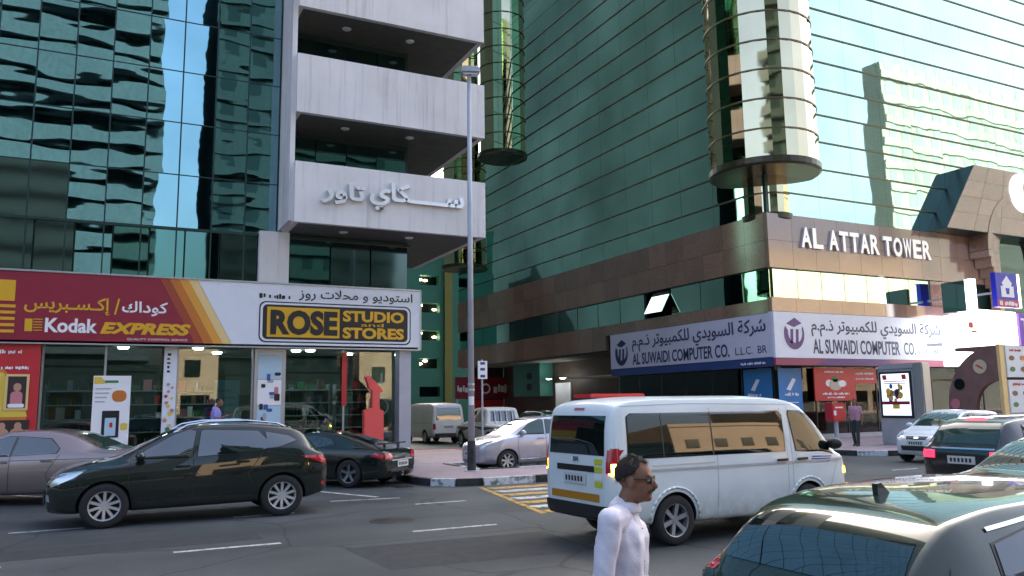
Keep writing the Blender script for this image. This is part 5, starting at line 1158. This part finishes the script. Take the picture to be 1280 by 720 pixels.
# ------------------------------------------------------------------ street furniture
lp = root('lamp_post', 'tall grey lamp post with black base on the corner of the footway', 'lamp post', (8.82, 20.05, .15))
b = MB(); b.tube((0, 0, .78), (0, 0, 11.0), .088, .058, 16); b.build('pole', 'grey_metal', lp, True, True); b = MB(); b.tube((0, 0, 0), (0, 0, .78), .115, .112, 16); b.build('black_base', 'kerb_black', lp, True)
b = MB(); b.tube((0, 0, 0), (0, 0, .02), .2, n=16); b.build('base_plate', 'grey_metal', lp, True)
b = MB(); b.bbox(-.22, .30, -.15, .15, 10.98, 11.2, .04); hd = b.build('lamp_head', 'grey_metal', lp, True); hd.rotation_euler = (0, 0, R(-20))
b = MB(); b.box(-.16, .24, -.11, .11, 10.962, 10.978); b.build('lamp_lens', 'white_ink', hd, True)
for z in (2.1, 2.25): b = MB(); b.lathe([(.088, z), (.094, z), (.094, z+.05), (.088, z+.05)], (0, 0, 0), n=16); b.build('band', 'alu', lp, True)
b = MB(); b.lathe([(.087, 1.72), (.0885, 1.72), (.0885, 1.95), (.086, 1.95)], (0, 0, 0), n=16, a0=R(200), a1=R(300)); b.build('sticker', 'white_ink', lp, True)
mat('navy_blue', (.03, .06, .25), .4)
ps2 = root('parking_sign', 'small blue and white parking sign on a thin post', 'street sign', (11.95, 26.2, .15))
b = MB(); b.tube((0, 0, 0), (0, 0, 3.3), .035, n=10); b.build('post', 'grey_metal', ps2, True); box('sign_plate', 'white_ink', ps2, -.18, .18, -.05, -.037, 2.62, 3.25, True)
for z in (2.62, 2.86, 3.07): box('sign_symbol', 'navy_blue', ps2, -.09, .09, -.056, -.051, z+.05, z+.14, True)
bl = root('bollard_lamp', 'white globe bollard lamp beside the arched kiosk', 'lamp', (29.4, 23.4, .15))
b = MB(); b.tube((0, 0, 0), (0, 0, 1.45), .22, .2, 14); b.build('column', 'sign_white', bl, True); b = MB(); b.ball((0, 0, 1.68), .24, .24, .22, 14, 10); b.build('globe', 'lit_white', bl, True, True)

# ------------------------------------------------------------------ people
def swept(mb, p, q, r0, r1, n=10):
    p, q = Vector(p), Vector(q); d = q-p; L = d.length; d = d/L if L > 1e-6 else Vector((0, 0, 1)); a = d.orthogonal().normalized(); b = d.cross(a)
    prof = [(r0*math.sin(R(t)), -r0*math.cos(R(t))) for t in (8, 30, 60, 90)]+[(r1*math.sin(R(t)), L-r1*math.cos(R(t))) for t in (90, 120, 150, 172)]
    vs = []; fs = []
    for r, h in prof:
        for k in range(n): vs.append(p+d*h+r*(math.cos(2*math.pi*k/n)*a+math.sin(2*math.pi*k/n)*b))
    for j in range(len(prof)-1):
        for k in range(n): fs.append((j*n+k, j*n+(k+1) % n, (j+1)*n+(k+1) % n, (j+1)*n+k))
    fs += [tuple(range(n))[::-1], tuple((len(prof)-1)*n+k for k in range(n))]; mb.add(vs, fs)
def remeshed(mb, name, m, parent, vox, smooth=4):
    me = bpy.data.meshes.new(name); me.from_pydata(mb.v, [], mb.f); bm = bmesh.new(); bm.from_mesh(me); bmesh.ops.recalc_face_normals(bm, faces=bm.faces[:]); bm.to_mesh(me); bm.free()
    o = bpy.data.objects.new(name, me); COL.objects.link(o); r = o.modifiers.new('r', 'REMESH'); r.mode = 'VOXEL'; r.voxel_size = vox; s = o.modifiers.new('s', 'SMOOTH'); s.iterations = smooth; s.factor = .5
    new = bpy.data.meshes.new_from_object(o.evaluated_get(bpy.context.evaluated_depsgraph_get())); o.modifiers.clear(); o.data = new; new.materials.clear(); new.materials.append(MATS[m]); new.polygons.foreach_set('use_smooth', [True]*len(new.polygons))
    return put(o, parent, True)
mat('skin', (.21, .10, .062), .5, spec=.4, var=.14, vscale=45, bump=.25, bscale=160); mat('hair', (.022, .018, .016), .75, bump=1.0, bscale=260, var=.5, vscale=90); mat('shoe', (.02, .018, .018), .5)
def sh_front(o, z):
    xs_ = [v.co.x for v in o.data.vertices if abs(v.co.z-z) < .012 and abs(v.co.y) < .012]; return max(xs_) if xs_ else .1
def person(label, loc, ang, h, J, shirt, trousers, vox=.018, sleeves=.55, face=False, group=None):
    t = root('person', label, 'person', loc, R(ang), group); k = h/1.75; S = lambda p: Vector(p)*k
    j = dict(pel=(0, 0, .95), wai=(0, 0, 1.1), che=(0, 0, 1.30), nek=(-.01, 0, 1.50), hed=(.02, 0, 1.635),
             shL=(-.01, .18, 1.42), shR=(-.01, -.18, 1.42), elL=(-.03, .24, 1.13), elR=(-.03, -.24, 1.13), wrL=(.05, .25, .88), wrR=(.05, -.25, .88),
             hiL=(0, .09, .92), hiR=(0, -.09, .92), knL=(.02, .10, .50), knR=(.02, -.10, .50), anL=(-.01, .10, .09), anR=(-.01, -.10, .09)); j.update(J); j = {a: S(b) for a, b in j.items()}
    b = MB(); hx = j['hed']
    b.ball(hx+S((-.008, 0, .035)), .098*k, .077*k, .088*k, 20, 14); b.ball(hx+S((.018, 0, -.035)), .075*k, .062*k, .083*k, 18, 12)   # skull, face
    b.ball(hx+S((.062, 0, -.088)), .028*k, .032*k, .024*k, 12, 8); swept(b, hx+S((.085, 0, .015)), hx+S((.108, 0, -.028)), .010*k, .017*k, 8)   # chin, nose
    b.ball(hx+S((.078, 0, -.056)), .018*k, .028*k, .012*k, 10, 6); swept(b, hx+S((.078, -.035, .028)), hx+S((.078, .035, .028)), .014*k, .014*k, 8)   # lips, brow
    for s in (-1, 1): b.ball(hx+S((-.012, s*.078, -.005)), .022*k, .012*k, .034*k, 10, 8)   # ears
    swept(b, j['nek']-S((0, 0, .08)), hx-S((.02, 0, .05)), .062*k, .054*k)
    swept(b, j['pel'], j['che'], .12*k, .12*k); swept(b, j['che'], j['nek']-S((0, 0, .06)), .12*k, .07*k)
    for s in 'LR':
        sg = 1 if s == 'L' else -1
        swept(b, j['nek']-S((0, 0, .09)), j['sh'+s], .06*k, .055*k); swept(b, j['sh'+s], j['el'+s], .05*k, .038*k); swept(b, j['el'+s], j['wr'+s], .038*k, .026*k)
        d = (j['wr'+s]-j['el'+s]).normalized(); side = d.cross(Vector((0, 1, 0))); side = side.normalized() if side.length > .01 else Vector((1, 0, 0)); nrm = d.cross(side)
        pal = j['wr'+s]+d*.075*k
        for q in (-1.2, 0, 1.2): swept(b, j['wr'+s], pal+side*q*.017*k, .02*k, .017*k, 8)
        for q, ln in ((-1.5, .062), (-.5, .075), (.5, .07), (1.5, .055)):
            b0 = pal+side*q*.017*k; b1 = b0+(d*.6*ln+nrm*sg*-.012)*k; b2 = b1+(d*.4*ln+nrm*sg*-.03)*k; swept(b, b0, b1, .0095*k, .009*k, 6); swept(b, b1, b2, .009*k, .008*k, 6)
        th = j['wr'+s]+d*.03*k+side*.022*k; swept(b, th, th+(d*.045+side*.03)*k, .011*k, .009*k, 6)
        swept(b, j['hi'+s], j['kn'+s], .08*k, .055*k); swept(b, j['kn'+s], j['an'+s], .055*k, .038*k); swept(b, j['an'+s]-S((.03, 0, .04)), j['an'+s]+S((.15, 0, -.055)), .038*k, .03*k)
    remeshed(b, 'body', 'skin', t, vox)
    b = MB()
    for y in (-.06, .06): swept(b, j['wai']+S((0, y, -.12)), j['che']+S((.0, y, .02)), .125*k, .135*k)
    swept(b, j['che']+S((0, 0, .04)), j['nek']-S((0, 0, .055)), .13*k, .082*k)
    for s in 'LR':
        swept(b, j['nek']-S((0, 0, .085)), j['sh'+s], .075*k, .07*k); e = j['sh'+s].lerp(j['el'+s], 1.0); swept(b, j['sh'+s], j['sh'+s].lerp(j['el'+s], min(1, sleeves*1.3)), .067*k, .058*k)
        if sleeves > .9: swept(b, e, e.lerp(j['wr'+s], .92), .055*k, .042*k)
    sh = remeshed(b, 'shirt', shirt, t, vox)
    if face:
        from mathutils import noise as mnoise
        nrm = [v.normal.copy() for v in sh.data.vertices]
        for v in sh.data.vertices:
            q = v.co; f = mnoise.noise(Vector((q.x*9+q.z*5, q.y*9-q.z*4, q.z*7)))+.5*mnoise.noise(Vector((q.x*22, q.y*22, q.z*16+q.x*14))); v.co = q+nrm[v.index]*f*.009
        pk = MB(); cz0 = j['che']
        for q in range(5): z = 1.46*k-.085*q*k; pk.ball((sh_front(sh, z)+.002, 0, z), .003, .005, .005, 8, 6)
        pk.build('buttons', 'grey_metal', t, True)
    if face:
        c = MB(); nk = j['nek']-S((0, 0, .005))
        c.lathe([(.060*k, -.03), (.063*k, .010), (.070*k, .006), (.092*k, -.030), (.088*k, -.04)], nk+S((.012, 0, -.01)), n=24)
        c.build('collar', shirt, t, True, True)
    b = MB()
    for s in 'LR':
        swept(b, j['pel'].lerp(j['hi'+s], .6), j['hi'+s], .135*k, .10*k); swept(b, j['hi'+s], j['kn'+s], .098*k, .072*k); swept(b, j['kn'+s], j['an'+s]+S((0, 0, .02)), .072*k, .06*k)
    remeshed(b, 'trousers', trousers, t, vox)
    for s in 'LR':
        b = MB(); swept(b, j['an'+s]-S((.045, 0, .035)), j['an'+s]+S((.165, 0, -.045)), .05*k, .042*k); remeshed(b, 'shoe', 'shoe', t, max(vox, .012))
    # hair: a cap over the back and top of the skull
    vs = []; fs = []; n, m2 = 56, 16; cz = hx+S((-.010, 0, .036)); rh = random.Random(3); jit = [rh.uniform(-5, 5) for _ in range(n)]
    for a in range(m2+1):
        for i in range(n):
            az = 2*math.pi*i/n; fr = math.cos(az); lim = (47+6*math.cos(4*az) if fr > .62 else 53+(.62-fr)*75) if fr > .12 else 90+(.12-fr)*26
            lim += jit[i]*(a/m2)**2; th = R(lim*a/m2); e = (.0005 if a == m2 else .004+.0035*rh.random())
            vs.append(cz+Vector(((.098+e)*math.sin(th)*math.cos(az), (.077+e)*math.sin(th)*math.sin(az), (.088+e)*math.cos(th)))*k)
    for a in range(m2):
        for i in range(n): fs.append((a*n+i, (a+1)*n+i, (a+1)*n+(i+1) % n, a*n+(i+1) % n))
    if face:
        for _ in range(2600):
            f = fs[rh.randrange(len(fs))]; p0 = (vs[f[0]]+vs[f[2]])/2; nn = (p0-cz).normalized(); dn = Vector((-.5, 0, -1)); dn = (dn-nn*dn.dot(nn)).normalized()+Vector((rh.gauss(0, .35), rh.gauss(0, .35), rh.gauss(0, .2))); sd = nn.cross(dn).normalized()*.0012
            L0 = rh.uniform(.008, .017); n0 = len(vs); vs += [p0-sd, p0+sd, p0+dn*L0+nn*rh.uniform(.002, .006)]; fs.append((n0, n0+1, n0+2))
    mesh_obj('hair', vs, fs, 'hair', t, True, True)
    if face:
        for s in (-1, 1):
            b = MB(); b.ball(hx+S((.079, s*.031, .006)), .009*k, .012*k, .009*k, 12, 8); e = b.build('eye', 'white_ink', t, True, True); b = MB(); b.ball(hx+S((.087, s*.031, .006)), .004*k, .005*k, .005*k, 8, 6); b.build('iris', 'black_ink', e, True, True)
        b = MB(); swept(b, hx+S((.098, -.004, -.046)), hx+S((.080, -.036, -.056)), .009*k, .006*k, 8); swept(b, hx+S((.098, .004, -.046)), hx+S((.080, .036, -.056)), .009*k, .006*k, 8); b.build('moustache', 'hair', t, True, True)
        gl = MB()
        for s in (-1, 1):
            gl.bbox(.096*k+hx.x-.003, .096*k+hx.x+.003, hx.y+s*.034*k-.026*k, hx.y+s*.034*k+.026*k, hx.z-.014*k, hx.z+.024*k, .002); gl.tube(hx+S((.096, s*.062, .014)), hx+S((-.012, s*.080, .012)), .0035*k, n=6)
        gl.tube(hx+S((.098, -.01, .012)), hx+S((.098, .01, .012)), .003*k, n=6); gl.build('sunglasses', 'black_plastic', t, True)
    return t
mat('shirt_white', (.66, .64, .74), .8, bump=.3, bscale=90, var=.05); mat('shirt_pink', (.42, .22, .30), .8, var=.15, vscale=9); mat('shirt_lilac', (.28, .26, .62), .8); mat('shirt_dark', (.03, .03, .04), .8)
mat('trouser_dark', (.02, .03, .035), .8); mat('trouser_grey', (.10, .10, .11), .8)
person('man in white shirt and sunglasses crossing in the foreground before the minibus', (2.36, 3.51, 0), -45, 1.625, dict(hed=(.085, 0, 1.625), nek=(.01, 0, 1.52), shL=(-.01, .225, 1.44), shR=(-.01, -.225, 1.44), elL=(-.02, .27, 1.15), elR=(-.05, -.27, 1.15), wrL=(.16, .24, .92), wrR=(.02, -.27, .90), knL=(.14, .10, .5), anL=(.22, .10, .1), knR=(-.03, -.1, .5), anR=(-.22, -.1, .13)), 'shirt_white', 'trouser_dark', .0075, .95, True)
person('person in pink shirt and dark trousers walking beside the red post box', (25.25, 21.75, .15), 200, 1.74, dict(wrR=(.14, -.22, .98), knL=(.1, .1, .5), anL=(.12, .1, .09), anR=(-.1, -.1, .09)), 'shirt_pink', 'trouser_dark')
person('person in lilac shirt looking down at the photo shop window', (2.98, 25.15, .40), -20, 1.78, dict(hed=(.08, 0, 1.61), elL=(.05, .24, 1.15), elR=(.05, -.24, 1.15), wrL=(.27, .12, 1.22), wrR=(.27, -.12, 1.22)), 'shirt_lilac', 'trouser_grey')
person('dark-haired person beyond the minibus in front of the blue posters', (20.9, 21.2, .15), 95, 1.76, {}, 'shirt_dark', 'trouser_grey')
